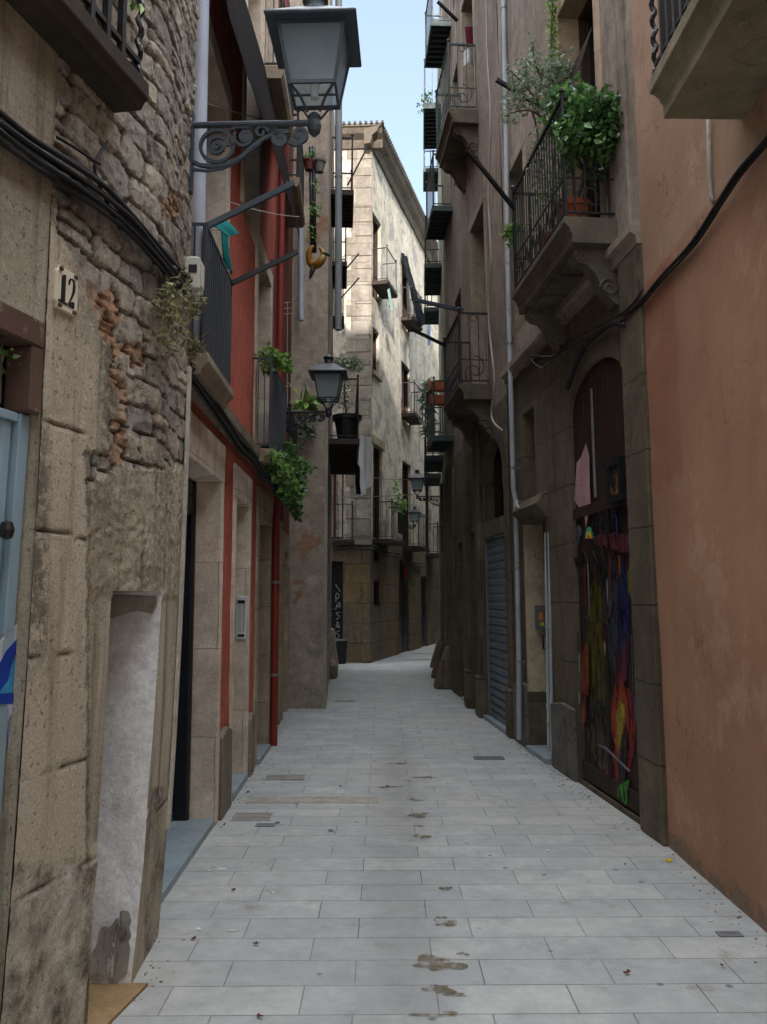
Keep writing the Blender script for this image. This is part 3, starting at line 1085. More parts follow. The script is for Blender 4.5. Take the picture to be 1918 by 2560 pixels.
PEEL = spray_mat('a8a299', .56)
for c_, rx_, ry_, sd_ in (((-.085, .13), .062, .12, 3), ((-.05, .235), .03, .05, 5)):
    m = MB(JF().F); m.prism([(min(max(q[0], -.2), -.012), max(q[1], .004)) for q in blob(c_, rx_ * 1.2, ry_ * 1.15, 40, .22, sd_)], .004, .0075); m.build('bare_patch', PEEL, jamb)
m = MB(JF().F); m.prism([(-.3, 1.53), (-.2, 1.5), (-.1, 1.535), (-.03, 1.52), (-.015, 1.56), (-.02, 1.6), (-.3, 1.61)], -.004, .008); m.build('lintel_end', HOUSE_LINTEL, jamb, bevel=.008)
m = MB(L1)
m.prism([(niche_s(0)[0] - .02, .0), (niche_s(0)[1] + .03, 0), (niche_s(zt)[1] + .03, zt + .04), (niche_s(zt)[0] - .02, zt + .04)], -.38, -.335)
m.build('door', paint_mat('grey blue door paint', lin('5c6b73'), lin('7b6a58'), .2, .6), root12)
TILE = render_mat('ochre threshold stone', lin('9f8460'), lin('8a704f'), lin('5d4c38'), 15, .3, .003, False)
m = MB(L1); m.box(niche_s(0)[0] - .3, niche_s(0)[1] + .0, -.33, .075, .0, .014); m.build('threshold', TILE, root12)

# blue gate, wooden frame over it
BLUE = paint_mat('pale blue gate paint', lin('849aa6'), lin('7a5a48'), .16, .42, 0, .4, 7)
WOODR = paint_mat('weathered red frame', lin('5d473c'), lin('8d7e70'), .4, .75, 0, .25, 13)
zg = hit1(40, 884)[1]
m = MB(L1); a = sg - 1.14; b = sg - .012; o = -.06
m.box(a, b, o - .05, o - .02, .02, zg); m.box(a + .02, b - .02, o - .02, o - .012, .1, zg - .08)
k = b - .055
m.box(b - .05, b, o - .02, o + .03, .02, zg)
while k > a + .1:
    m.prism([(k, o - .012), (k - .012, o + .012), (k - .05, o + .012), (k - .062, o - .012)], .06, zg - .03, 'z'); k -= .12
m.box(a, b - .051, o - .012, o + .024, zg - .029, zg)
gate = m.build('metal_gate', BLUE, root12, bevel=.003)
m = MB(L1); m.box(a, b, -.115, -.1, zg + .004, 2.495); m.build('window', DARK_VOID, root12)
m = MB(L1)
m.box(a, b + .01, -.1, .005, 2.42, 2.512); m.box(b - .05, b + .008, -.099, .003, zg + .006, 2.419); m.box(a + .4, a + .46, -.09, -.03, zg + .006, 2.419)
m.build('door_frame', WOODR, root12, bevel=.006)
BEAD = render_mat('pale cement edge', lin('c9c4b8'), lin('b5afa2'), lin('7d766a'), 8, .4)
m = MB(L1); zz_ = [.5 + .15 * k for k in range(16)]
ring_ = []
for z in zz_:
    jj = .006 * noise.noise(Vector((0, 0, z * 5)))
    ring_.append([m.p(s_end - .035 + jj, .004, z), m.p(s_end - .03 + jj, .018, z), m.p(s_end + .012, .018, z), m.p(s_end + .012, -.08, z)])
for a_, b_ in zip(ring_[:-1], ring_[1:]):
    for q in range(3): m.f.append((a_[q], a_[q + 1], b_[q + 1], b_[q]))
m.build('corner_bead', BEAD, root12)
ws = thing('leafy_houseplant', 'leafy plant in the dark window above the blue gate', 'plant', L1.F(sg - .3, -.06, zg))
rnd = random.Random(3)
c = L1.F(sg - .17, -.03, zg + .18)
bush(ws, [(c, (.04, .08, .12), 30)], .02, LEAF, rnd, [[c - Vector((0, 0, .17)), c + Vector((0, 0, .1))]])
SPRAY = {}
for nme, hx in (('dark blue', '1c3fa0'), ('sky blue', '3f93c4'), ('lavender', 'bdb9dd'), ('white', 'c5ccd0')):
    SPRAY[nme] = spray_mat(hx, .62 if nme != 'lavender' else .56)


def gq(pts, o=-.043):
    return [hit1(x, y, o) for x, y in pts]


go = -.0475
decal(gate, L1, gq([(-60, 1420), (-6, 1395), (20, 1362), (43, 1345), (48, 1380), (20, 1425), (-60, 1480)]), go, SPRAY['white'], 'graffiti', .004)
decal(gate, L1, gq([(-60, 1470), (-10, 1450), (14, 1405), (44, 1372), (45, 1398), (27, 1425), (16, 1470), (-6, 1500), (-60, 1530)]), go + .002, SPRAY['dark blue'], 'graffiti', .004)
decal(gate, L1, gq([(-60, 1532), (-6, 1502), (17, 1472), (28, 1430), (47, 1402), (52, 1430), (52, 1495), (-60, 1500)]), go + .001, SPRAY['sky blue'], 'graffiti', .004)
decal(gate, L1, gq([(-60, 1500), (50, 1496), (50, 1514), (30, 1520), (-60, 1522)]), go + .003, SPRAY['dark blue'], 'graffiti', .004)
decal(gate, L1, gq([(17, 1520), (44, 1518), (42, 1600), (36, 1700), (31, 1790), (24, 1790), (22, 1700), (20, 1610)]), go + .0015, SPRAY['lavender'], 'graffiti', .004)
h = MB(); c = L1.F(*hit1(3, 1145, -.04)[:1], -.02, hit1(3, 1145, -.04)[1])
h.lathe(c, [(.004, -.03), (.018, -.024), (.024, 0), (.018, .024), (.004, .03)], 10); h.build('handle', IRON, gate)

# number plate
PLATE = paint_mat('cream marble plate', lin('cfc4ac'), lin('9c8767'), .25, .5, 0, .4, 5)
sa, za = hit1(115, 565); sb, zb = hit1(158, 690)
sc_, zc_ = (sa + sb) / 2, (za + zb) / 2
pw, ph = abs(sb - sa) / 2, abs(za - zb) / 2 * .93
m = MB(L1); e = .012
m.prism([(sc_ - pw + e, zc_ - ph), (sc_ + pw - e, zc_ - ph), (sc_ + pw - e, zc_ - ph + e), (sc_ + pw, zc_ - ph + 2 * e), (sc_ + pw, zc_ + ph - 2 * e), (sc_ + pw - e, zc_ + ph - e), (sc_ + pw - e, zc_ + ph), (sc_ - pw + e, zc_ + ph), (sc_ - pw + e, zc_ + ph - e), (sc_ - pw, zc_ + ph - 2 * e), (sc_ - pw, zc_ - ph + 2 * e), (sc_ - pw + e, zc_ - ph + e)], -.02, .016)
plate = m.build('number_plate', PLATE, root12, bevel=.003)
INK = paint_mat('black numeral paint', lin('17161a'), None, 0, .6)
m = MB(L1); o0, o1 = .014, .0185; hh = ph * .66
x0 = sc_ - pw * .38; tw = pw * .17
m.prism([(x0 - tw, zc_ - hh), (x0 + tw, zc_ - hh), (x0 + tw, zc_ + hh), (x0 + tw * .2, zc_ + hh), (x0 - tw * 1.0, zc_ + hh * .82), (x0 - tw, zc_ + hh * .74)], o0, o1)
m.prism([(x0 - tw * 2.3, zc_ - hh - .004), (x0 + tw * 2.3, zc_ - hh - .004), (x0 + tw * 2.3, zc_ - hh + .004), (x0 - tw * 2.3, zc_ - hh + .004)], o0, o1 + .0004)
x1 = sc_ + pw * .36
cl = [(-1.0, .45, .35), (-.92, .72, .75), (-.5, .96, .5), (.05, 1.0, .3), (.6, .9, .75), (.85, .58, 1.1), (.75, .2, 1.05), (.3, -.2, .75), (-.35, -.6, .5), (-.95, -.93, .35)]
P2 = [(x1 + a * pw * .26, zc_ + b * hh) for a, b, c in cl]
L_, R_ = [], []
for k, (px_, pz_) in enumerate(P2):
    a_, b_ = P2[max(0, k - 1)], P2[min(len(P2) - 1, k + 1)]
    dx, dy = b_[0] - a_[0], b_[1] - a_[1]; l = math.hypot(dx, dy); w_ = cl[k][2] * tw * .55
    L_.append((px_ - dy / l * w_, pz_ + dx / l * w_)); R_.append((px_ + dy / l * w_, pz_ - dx / l * w_))
for k in range(len(P2) - 1):
    m.prism([L_[k], L_[k + 1], R_[k + 1], R_[k]], o0, o1)
m.prism([(x1 - pw * .27, zc_ - hh - .003), (x1 + pw * .25, zc_ - hh - .003), (x1 + pw * .29, zc_ - hh + hh * .38), (x1 + pw * .25, zc_ - hh + hh * .38), (x1 + pw * .17, zc_ - hh + .02), (x1 - pw * .2, zc_ - hh + .012)], o0, o1 + .0006)
m.build('numeral', INK, plate)
RUST = paint_mat('rusty bolt', lin('4d3528'), None, 0, .8)
for sx in (-1, 1):
    for sz in (-1, 1):
        MB().lathe(L1.F(sc_ + sx * pw * .66, .018, zc_ + sz * ph * .86), [(.009, -.006), (.009, .0), (.006, .006)], 8).build('bolt', RUST, plate)

# balcony overhead at the left
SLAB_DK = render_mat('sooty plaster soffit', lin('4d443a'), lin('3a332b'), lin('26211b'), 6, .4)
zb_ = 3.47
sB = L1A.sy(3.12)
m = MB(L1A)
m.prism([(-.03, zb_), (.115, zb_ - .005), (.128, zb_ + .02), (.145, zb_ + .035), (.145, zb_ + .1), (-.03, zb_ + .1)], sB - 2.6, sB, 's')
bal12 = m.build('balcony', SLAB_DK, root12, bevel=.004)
m = MB(L1A)
for zz in (zb_ + .17, zb_ + 1.05): m.tube([(sB - 2.5, .115, zz), (sB - .035, .115, zz), (sB - .035, 0, zz)], .013, 4)
k = sB - .16
while k > sB - 2.4: m.box(k - .012, k + .012, .103, .127, zb_ + .1, zb_ + 1.05); k -= .1
tw_ = [(sB - .035 + .008 * math.cos(q * 1.3), .115 + .008 * math.sin(q * 1.3), zb_ + .1 + q * .019) for q in range(52)]
m.tube(tw_, .011, 6)
m.box(sB - .05, sB - .02, .1, .13, zb_ + .1, zb_ + .12)
m.build('railing', IRON, bal12)

# ================================================================== LEFT: the red house
RED = render_mat('faded red limewash', lin('bb6450'), lin('a65643'), lin('7c4a3e'), 11, .6, .004)
BEIGE = block_mat('marbled beige stone', lin('e3d6c2'), lin('d6c5b0'), lin('8d7e6c'), lin('b08a70'), 1.4, .62, 4, .004, .004, .45)
BEIGE_DK = block_mat('brown door stone', lin('b0a189'), lin('988973'), lin('57503f'), lin('7a6853'), 1.4, .5, 8, .006, .006, .5)
GREY_STEP = paint_mat('blue grey step stone', lin('8b979b'), lin('6f777a'), .2, .5)
SLAB = render_mat('weathered slab cement', lin('9a8e7b'), lin('857a69'), lin('544b3f'), 21, .5)
SHUT_BLUE = paint_mat('blue roller shutter paint', lin('1e4f7d'), lin('173049'), .3, .4)


def surround(root, W, a, b, c, d, depth, wd, hd, mat, out=.02, name='door_surround', sill=False):
    m = MB(W); e = .004
    m.box(a - wd, a + e, -depth, out, c, d - e); m.box(b - e, b + wd, -depth, out, c, d - e)
    m.box(a - wd, b + wd, -depth, out + .002, d - e, d + hd)
    if sill: m.box(a - wd - .03, b + wd + .03, -depth, out + .05, c - .08, c + e)
    return m.build(name, mat, root, bevel=.006)


y = L2.sy
ops = [(y(4.45), y(6.08), 0, 2.43, .36), (y(6.76), y(7.52), 0, 2.40, .2), (y(8.2), y(9.05), 0, 2.36, .24),
       (y(4.6), y(6.05), 2.95, 5.3, .22), (y(6.9), y(7.75), 4.9, 7.5, .2), (y(7.85), y(8.85), 3.0, 4.95, .2), (y(8.1), y(9.0), 6.95, 8.9, .2)]
red = facade('red_house', 'faded red rendered house with beige stone doorways and panelled balconies', L2, 0, L2.L, 9.3, RED, ops, 4, 0, .2, .007, 2)
o = ops[0]
surround(red, L2, o[0], o[1], 0, o[3], .17, .09, .28, BEIGE)
fill_shutter(red, L2, o[0] - .01, o[1] + .01, .03, o[3] + .02, .3, SHUT_BLUE)
MB(L2).box(o[1] - .055, o[1] + .005, -.28, -.165, .03, o[3]).box(o[0], o[1] - .056, -.28, -.18, 2.18, o[3]).build('shutter_frame', BLACK_FRAME, red, bevel=.02, seg=3)
m = MB(L2); m.box(o[0], o[1], -.36, .012, .001, .045); m.build('threshold', GREY_STEP, red)
o = ops[1]
surround(red, L2, o[0], o[1], 0, o[3], .2, .1, .26, BEIGE)
fill_door(red, L2, o[0], o[1], .03, o[3], .18, WOOD_DARK, leafs=1)
MB(L2).box(o[0], o[1], -.2, .03, .001, .06).build('threshold', GREY_STEP, red)
o = ops[2]
surround(red, L2, o[0], o[1], 0, o[3], .24, .17, .3, BEIGE_DK)
fill_door(red, L2, o[0], o[1], .03, o[3], .22, WOOD_DARK, leafs=1)
MB(L2).box(o[0], o[1], -.24, .05, .001, .05).build('threshold', GREY_STEP, red)
PLIN = render_mat('worn plinth cement', lin('8f8474'), lin('7a7062'), lin('463f36'), 31, .6)
for a, b, z in ((6.2, 6.62, .58), (7.64, 7.9, .5)):
    m = MB(L2); m.prism([(y(a), 0), (y(b), 0), (y(b), z), (y(b) - .1, z + .02), ((y(a) + y(b)) / 2, z + .05), (y(a) + .05, z + .02), (y(a), z)], -.02, .04)
    m.build('plinth', PLIN, red, bevel=.008)
for k, frame in ((3, WOOD_DARK), (4, WOOD_BROWN), (5, WOOD_BROWN), (6, WOOD_BROWN)):
    o = ops[k]; surround(red, L2, o[0], o[1], o[2], o[3], .2, .13, .16, BEIGE, .02, 'window_surround'); fill_window(red, L2, o[0], o[1], o[2], o[3], .18, frame)
# string course and first floor balconies
for a, b in ((y(5.42), y(7.58)), (y(8.98), L2.L)):
    m = MB(L2); m.prism([(-.03, 2.80), (.05, 2.80), (.09, 2.86), (.1, 2.93), (-.03, 2.95)], a, b, 's'); m.build('string_course', SLAB, red)
PANEL = paint_mat('dark grey corrugated panel', lin('3d434a'), lin('565a5e'), .2, .5)


def panel_balcony(root, W, s0, s1, z, prot, h):
    m = MB(W)
    m.prism([(-.03, z), (prot + .01, z), (prot + .01, z - .05), (prot - .03, z - .09), (prot - .03, z - .12), (-.03, z - .13)], s0, s1, 's')
    sl = m.build('balcony', SLAB, root, bevel=.006)
    p = MB(W); k = s0 + .03
    while k < s1 - .04:
        p.box(k, k + .03, prot - .035, prot - .022, z + .04, z + h - .03); p.box(k + .03, k + .06, prot - .028, prot - .015, z + .04, z + h - .03); k += .06
    for s in (s0 + .015, s1 - .015): p.tube([(s, prot - .025, z), (s, prot - .025, z + h)], .014, 6)
    for zz in (z + .04, z + h): p.tube([(s0 + .015, 0, zz), (s0 + .015, prot - .025, zz), (s1 - .015, prot - .025, zz), (s1 - .015, 0, zz)], .013, 4)
    for s in (s0 + .015, s1 - .015):
        n = 3
        for q in range(1, n): p.tube([(s, (prot - .025) * q / n, z + .04), (s, (prot - .025) * q / n, z + h)], .006, 4)
    p.build('railing', PANEL, sl)
    return sl


panel_balcony(red, L2, y(4.5), y(5.36), 2.93, .2, .74)
panel_balcony(red, L2, y(7.62), y(8.95), 2.95, .2, .85)
balcony_iron(red, L2, y(7.98), y(9.2), 6.92, .22, SLAB, IRON, .8, False, .1, .13)

# the narrow dark house between the red one and the corner
RED_DK = render_mat('dark red old render', lin('774035'), lin('5f382f'), lin('3d2c27'), 14, .6)
y2 = L2B.sy
ops = [(y2(9.75), y2(10.7), 0, 2.3, .22), (y2(11.2), y2(11.9), 0, 2.2, .2), (y2(9.9), y2(10.8), 3.0, 4.9, .2), (y2(10.2), y2(11.2), 6.9, 8.9, .2)]
drk = facade('narrow_house', 'narrow dark red house squeezed between the red house and the round grey corner pier', L2B, 0, L2B.L, 10.0, RED_DK, ops, 4, 0, .22, .008, 5)
for k in (0, 1):
    o = ops[k]; surround(drk, L2B, o[0], o[1], 0, o[3], .2, .14, .25, BEIGE_DK); fill_door(drk, L2B, o[0], o[1], .03, o[3], .2, WOOD_DARK, leafs=1)
for k in (2, 3):
    o = ops[k]; fill_window(drk, L2B, o[0], o[1], o[2], o[3], .18)
balcony_iron(drk, L2B, y2(9.8), y2(11.0), 2.97, .2, SLAB, IRON, .85, False)
balcony_iron(drk, L2B, y2(10.1), y2(11.3), 6.85, .24, SLAB, IRON, .85, False, .1, .12)

# ================================================================== LEFT: the tall corner house with the blunt pier
PIER = render_mat('grey brown old cement render', lin('aca092'), lin('94887a'), lin('5f564d'), 41, .55, .008, True, 60, [(lin('94765f'), .62, 1.3, (6, 0, 4)), (lin('b0a595'), .58, 1.4, (1, 5, 3)), (lin('8b8884'), .62, 1.9, (4, 4, 4))])
tall = thing('corner_house', 'tall grey brown house whose blunt end stands out into the alley beside the red downpipe', 'building', (-1.0, 12.2, 0))
m = MB(L3F); sheet(m, L3F, 1.4, L3F.L, 0, 12.6, (), .2, .014, 3)
ys = L3S.sy
ops = [(ys(13.5), ys(14.4), 4.15, 6.5, .2), (ys(16.0), ys(16.8), 4.15, 6.5, .2), (ys(13.9), ys(14.8), 8.6, 10.9, .2), (ys(16.2), ys(17), 8.6, 10.9, .2), (ys(14.2), ys(15.4), 0, 2.5, .25), (ys(16.4), ys(17.3), 0, 2.4, .2)]
sheet(m, L3S, 0, L3S.L, 0, 12.58, ops, .22, .012, 3); shell(m, L3S, 0.03, L3S.L, 0, 12.56, 3.0)
m.build('wall', PIER, tall, smooth=True)
for o in ops: (fill_window if o[2] > .5 else fill_door)(tall, L3S, *o)
m = MB(L3F); m.box(L3F.L - .03, L3F.L + .012, -.05, .02, 0, 5.2); m.build('corner_strip', CABLE_PALE, tall)
m = MB(L3F); pts = [] and [L3F.hit(a, b) for a, b in ((600, 1520), (705, 1520), (703, 1420), (690, 1380), (665, 1365), (640, 1400), (625, 1440), (600, 1440))]
DKB = paint_mat('sooty balcony planks', lin('40352f'), lin('2b2521'), .3, .8)
for a, b, z, pr in ((13.7, 15.0, 8.5, .4), (16.3, 17.6, 8.3, .3)):
    balcony_iron(tall, L3S, ys(a), ys(b), z, pr, DKB, IRON, .95, True, .12)
balcony_iron(tall, L3S, ys(18.0), ys(18.65), 7.75, .25, DKB, IRON, .9, True, .12)
low_bal = balcony_iron(tall, L3S, ys(13.2), ys(16.6), 4.1, .5, DKB, IRON, .98, True, .16)

# ================================================================== the pale house that closes the view
PALE = render_mat('pale lime render', lin('cfc4b2'), lin('bbb09e'), lin('8b8275'), 51, .55, .006, True, 60, [(lin('a19b93'), .53, 2.1, (3, 8, 1))])  # grey patches paint the dappled sunlight into the wall colour
QUOIN = block_mat('sandy quoin stone', lin('b3aa9c'), lin('8d8377'), lin('7d7468'), lin('6f665b'), .62, .5, 13, .012, .012, .35)
OCHRE = block_mat('ochre ground floor stone', lin('85704f'), lin('756b5d'), lin('453d32'), lin('4c443a'), .8, .48, 23, .012, .012, .5)
pale = thing('pale_house', 'pale stone cornered house closing the bend with sunlit upper walls', 'building', (-.32, 20.5, 0))
HC = 13.5; yc = CS.sy


def cs(x0, x1, y0, y1):
    a = CS.sx(x0); b = CS.sx(x1); t = CS.hit((x0 + x1) / 2, y0)[1]; bt = CS.hit((x0 + x1) / 2, y1)[1]
    return a, b, max(0, bt), t


CO = {}
CO['top'] = cs(804, 822, 470, 650); CO['mid'] = cs(804, 819, 712, 808); CO['french'] = cs(806, 826, 965, 1165)
CO['slit'] = cs(808, 821, 1253, 1310); CO['upslit'] = cs(808, 819, 1182, 1215); CO['door'] = cs(862, 884, 1210, 1400); CO['door2'] = cs(909, 923, 1245, 1400)
CO['b1'] = cs(870, 886, 590, 720); CO['b2'] = cs(869, 888, 790, 915); CO['b3'] = cs(869, 888, 1000, 1185); CO['b4'] = cs(920, 932, 1020, 1195); CO['t2'] = cs(926, 934, 560, 700)
ops = [q + ((.07,) if k in ('slit', 'upslit', 'door', 'door2') else (.13,)) for k, q in CO.items()]
ops = [(a, b, 0.0 if c < .4 else c, d, e) for a, b, c, d, e in ops]
m = MB(CS); zsp = 3.0
sheet(m, CS, 0, CS.L, zsp, HC, [q for q in ops if q[2] >= zsp - .3 and q[3] > zsp], .28, .02, 6)
fq = [(CF.sx(700), CF.sx(741), 3.0, 5.2, .2), (CF.sx(700), CF.sx(741), 0.0, 2.45, .2)]
sheet(m, CF, 0, CF.L - .5, zsp, HC, fq[:1], .28, .012, 6)
shell(m, CS, 0.02, CS.L, 0, HC - .01, 4)
m.build('wall', PALE, pale, smooth=True)
m = MB(CS); sheet(m, CS, 0, CS.L, 0, zsp, [q for q in ops if q[2] < zsp - .3], .25, .015, 6); sheet(m, CF, 0, CF.L, 0, zsp, fq[1:], .25, .015, 6)
m.build('stone_base', OCHRE, pale, smooth=True)
m = MB(CF); sheet(m, CF, CF.L - .5, CF.L + .0, zsp, HC, (), .25, .01, 8); m.build('quoin', QUOIN, pale)
m = MB(CF)
z = zsp + .05; k = 0
while z < HC - .6:
    h_ = .42 + .1 * math.sin(k * 2.3); wd_ = .62 if k % 2 else .4
    m.box(CF.L - wd_, CF.L + .02, -.03, .018, z + .01, z + h_ - .01); m2 = None
    z += h_; k += 1
m.build('quoin', QUOIN, pale, bevel=.012)
for key in ('top', 'mid', 'french', 'b1', 'b2', 'b3', 'b4', 't2', 'slit', 'upslit'):
    a, b, c, d = CO[key]; c = 0.0 if c < .4 else c
    fill_window(pale, CS, a, b, c, d, .06 if 'slit' in key else .12, WOOD_BROWN, None, 1 if b - a > .6 else 0)
for key in ('door', 'door2'):
    a, b, c, d = CO[key]; fill_door(pale, CS, a, b, .01, d, .06, BLACK_FRAME, leafs=2)
fill_window(pale, CF, *fq[0][:4], .18, wood_mat('red brown balcony door', lin('5c2f25'), lin('3a2019')))
fill_shutter(pale, CF, fq[1][0], fq[1][1], .01, fq[1][3], .16, BLACK_FRAME)
SILL = render_mat('old sill stone', lin('a3957f'), lin('8b7d69'), lin('5f5546'), 9, .4)
a, b, c, d = CO['mid']; MB(CS).box(a - .08, b + .08, -.2, .08, c - .1, c + .004).build('window_sill', SILL, pale)
a, b, c, d = CO['french']; MB(CS).box(a - .15, b + .15, -.02, .04, d, d + .22).build('window_head', SILL, pale, bevel=.01)
# eaves: moulded cornice and a row of tile ends
m = MB(CS)
pr = [(-.1, HC - .5), (.06, HC - .5), (.1, HC - .36), (.1, HC - .3), (.24, HC - .2), (.3, HC - .08), (.34, HC - .06), (.34, HC), (-.1, HC)]
m.prism(pr, -.3, CS.L, 's')
m.fr = CF.F; m.prism([(q[0], q[1] - .002) for q in pr], 0, CF.L + .3, 's')
EAVE = render_mat('sooty cornice', lin('6d6359'), lin('5a5149'), lin('3f3933'), 61, .5)
m.build('cornice', EAVE, pale)
m = MB(CS); k = 0.0
while k < CS.L:
    m.tube([(k, -.3, HC + .03), (k, .38, HC + .015)], .04, 6); k += .14
m.fr = CF.F; k = 1.5
while k < CF.L + .36: m.tube([(k, -.3, HC + .03), (k, .38, HC + .015)], .04, 6); k += .14
m.build('roof_tiles', paint_mat('old roof tile', lin('4d453e'), lin('3d3833'), .4, .9), pale)
# first floor corner moulding, balconies
m = MB(CF); m.box(CF.L - .9, CF.L + .03, -.02, .07, 2.86, 2.98); m.build('string_course', CABLE_PALE, pale)


def cs_bal(x0, x1, ys_, prot, h, slats=False, thick=.1):
    a, b = CS.sx(x0), CS.sx(x1); z = CS.hit((x0 + x1) / 2, ys_)[1]
    return balcony_iron(pale, CS, a, b, z, prot, DKB, IRON, h, slats, .12, thick)


cs_bal(802, 826, 622, .42, .85); cs_bal(868, 887, 700, .4, .9); cs_bal(868, 889, 903, .4, .9)
cs_bal(806, 838, 1168, .5, .92); cs_bal(869, 893, 1182, .5, .95); cs_bal(920, 936, 1197, .42, .95)
z0_ = CF.hit(740, 1167)[1]
balcony_iron(pale, CF, CF.sx(690), CF.sx(766), z0_, .3, DKB, IRON_GREEN, .86, False, .1, .09)
m = MB(CF); c = CF.hit(790, 1417)
m.prism([(CF.L - .22, 0), (CF.L + .06, 0), (CF.L + .02, .3), (CF.L - .04, .55), (CF.L - .16, .55)], -.05, .14); m.build('corner_stone', OCHRE, pale, bevel=.04, seg=2)

# ================================================================== RIGHT: plain orange house
def orange_mat():
    M = Mat('orange plaster', .88, .22); x, yy, z = M.xyz(); wv = M.wv()
    low = M.mix(M.step(M.noise(.9, 5, .6), .35, .68), lin('a87f63'), lin('977158'))
    up = M.mix(M.step(M.noise(1.1, 5, .6), .35, .68), lin('a98b72'), lin('98795f'))
    zz = M.math('ADD', z, M.math('MULTIPLY', M.math('SUBTRACT', M.noise(3, 4, .6), .5), .12))
    c = M.mix(M.step(zz, 3.70, 3.76), low, up)
    # a repainted darker rectangle with a dripping lower edge
    e = M.math('MULTIPLY', M.math('SUBTRACT', M.noise(5, 5, .6), .5), .35)
    box = M.math('MULTIPLY', M.step(M.math('ADD', yy, M.math('MULTIPLY', e, .3)), 4.98, 5.02), M.step(M.math('ADD', z, M.math('MULTIPLY', e, 1.4)), 2.28, 2.34))
    box = M.math('MULTIPLY', box, M.math('SUBTRACT', 1.0, M.step(z, 3.7, 3.72)))
    c = M.mix(M.math('MULTIPLY', box, .6), c, lin('96614a'))
    c = M.mix(M.math('MULTIPLY', M.step(M.noise(1, 5, .65, vec=M.scale(wv, (3.5, .5, 1))), .5, .75), .35), c, lin('855c46'))
    c = M.mix(M.math('MULTIPLY', M.step(M.noise(2.6, 6, .7, off=(5, 5, 5)), .56, .74), .4), c, lin('7e6350'))
    # old repairs, scuffs, hairline cracks
    c = M.mix(M.math('MULTIPLY', M.step(M.noise(1.3, 8, .72, off=(21, 5, 5)), .55, .62), .3), c, lin('c2a288'))
    c = M.mix(M.math('MULTIPLY', M.step(M.noise(.8, 7, .72, off=(2, 15, 9)), .54, .66), .4), c, lin('8c654c'))
    c = M.mix(M.math('MULTIPLY', M.step(M.noise(30, 4, .7, off=(2, 5, 9)), .68, .72), .5), c, lin('d5c5b4'))
    vk = M.n('ShaderNodeTexVoronoi'); vk.feature = 'DISTANCE_TO_EDGE'; vk.inputs['Scale'].default_value = .8
    va = M.n('ShaderNodeVectorMath'); vn = M.n('ShaderNodeTexNoise'); vn.inputs['Scale'].default_value = 2.2; vn.inputs['Detail'].default_value = 6; M.set(vn.inputs['Vector'], M.pos)
    M.set(va.inputs[0], M.pos); M.set(va.inputs[1], vn.outputs['Color']); M.set(vk.inputs['Vector'], va.outputs[0])
    ck = M.math('MULTIPLY', M.math('SUBTRACT', 1.0, M.step(vk.outputs['Distance'], 0, .005)), M.step(M.noise(.6, 2, .5, off=(5, 9, 1)), .5, .56))
    c = M.mix(M.math('MULTIPLY', ck, .6), c, lin('5d4233'))
    # peeled foot
    ft = M.math('SUBTRACT', M.math('MULTIPLY_ADD', M.noise(4.5, 7, .75), .62, -.22), z)
    pl = M.math('MULTIPLY', M.step(ft, -.02, .06), M.step(M.noise(9, 6, .75), .3, .55))
    c = M.mix(pl, c, M.mix(M.noise(16, 5, .7), lin('6b594b'), lin('8c7866')))
    f = M.noise(110, 4, .7)
    c = M.mix(.4, c, M.ramp(f, (.2, .65), (.8, 1.25)), 'MULTIPLY')
    # fine horizontal hairlines of the render lifts
    wz = M.n('ShaderNodeTexWave'); wz.wave_type = 'BANDS'; wz.bands_direction = 'Z'; wz.inputs['Scale'].default_value = .46; wz.inputs['Distortion'].default_value = .5; wz.inputs['Detail'].default_value = 3
    M.set(wz.inputs['Vector'], M.pos)
    hl = M.step(wz.outputs['Fac'], .998, 1.0)
    hl = M.math('MULTIPLY', hl, M.step(M.noise(.8, 2, .5), .45, .6))
    h = M.math('ADD', M.math('MULTIPLY', M.noise(5, 6, .6), 2.0), M.math('MULTIPLY', f, .5))
    h = M.math('SUBTRACT', h, M.math('MULTIPLY', hl, .08)); h = M.math('SUBTRACT', h, M.math('MULTIPLY', pl, 1.6))
    M.color(c); M.bump(h, .005, .8)
    return M.m


ORANGE = orange_mat()
yo = R1.sy
org = facade('orange_house', 'plain orange plastered house front at the right edge', R1, 0, R1.L, 6.2, ORANGE, (), 4, 0, .14, .012, 9)
m = MB(R1)
zb = 3.97; s1_, s0_ = yo(3.98), yo(1.2)
m.prism([(-.03, zb - .005), (.385, zb), (.385, zb + .07), (.40, zb + .085), (.40, zb + .1), (.43, zb + .125), (.45, zb + .13), (.45, zb + .2), (-.03, zb + .2)], s0_, s1_, 's')
SOFF = render_mat('olive grey soffit', lin('8c8068'), lin('7a7059'), lin('5c5340'), 71, .4)
ob = m.build('balcony', SOFF, org, bevel=.004)
m = MB(R1)
for zz in (zb + .26, zb + 1.1): m.tube([(s0_, .42, zz), (s1_ - .03, .42, zz), (s1_ - .03, 0, zz)], .014, 4)
k = s1_ - .15
while k > s0_: m.box(k - .012, k + .012, .41, .434, zb + .2, zb + 1.1); k -= .09
m.tube([(s1_ - .03 + .009 * math.cos(q * 1.2), .42 + .009 * math.sin(q * 1.2), zb + .2 + q * .018) for q in range(52)], .013, 6)
m.build('railing', IRON, ob)
for sp_, op in ((s1_ - .28, .3), (s1_ - .7, .28), (s1_ - 1.1, .29)): MB(R1).lathe(R1.F(sp_, op, zb), [(.015, -.012), (.026, .002)], 10).build('drip_knob', SOFF, ob)

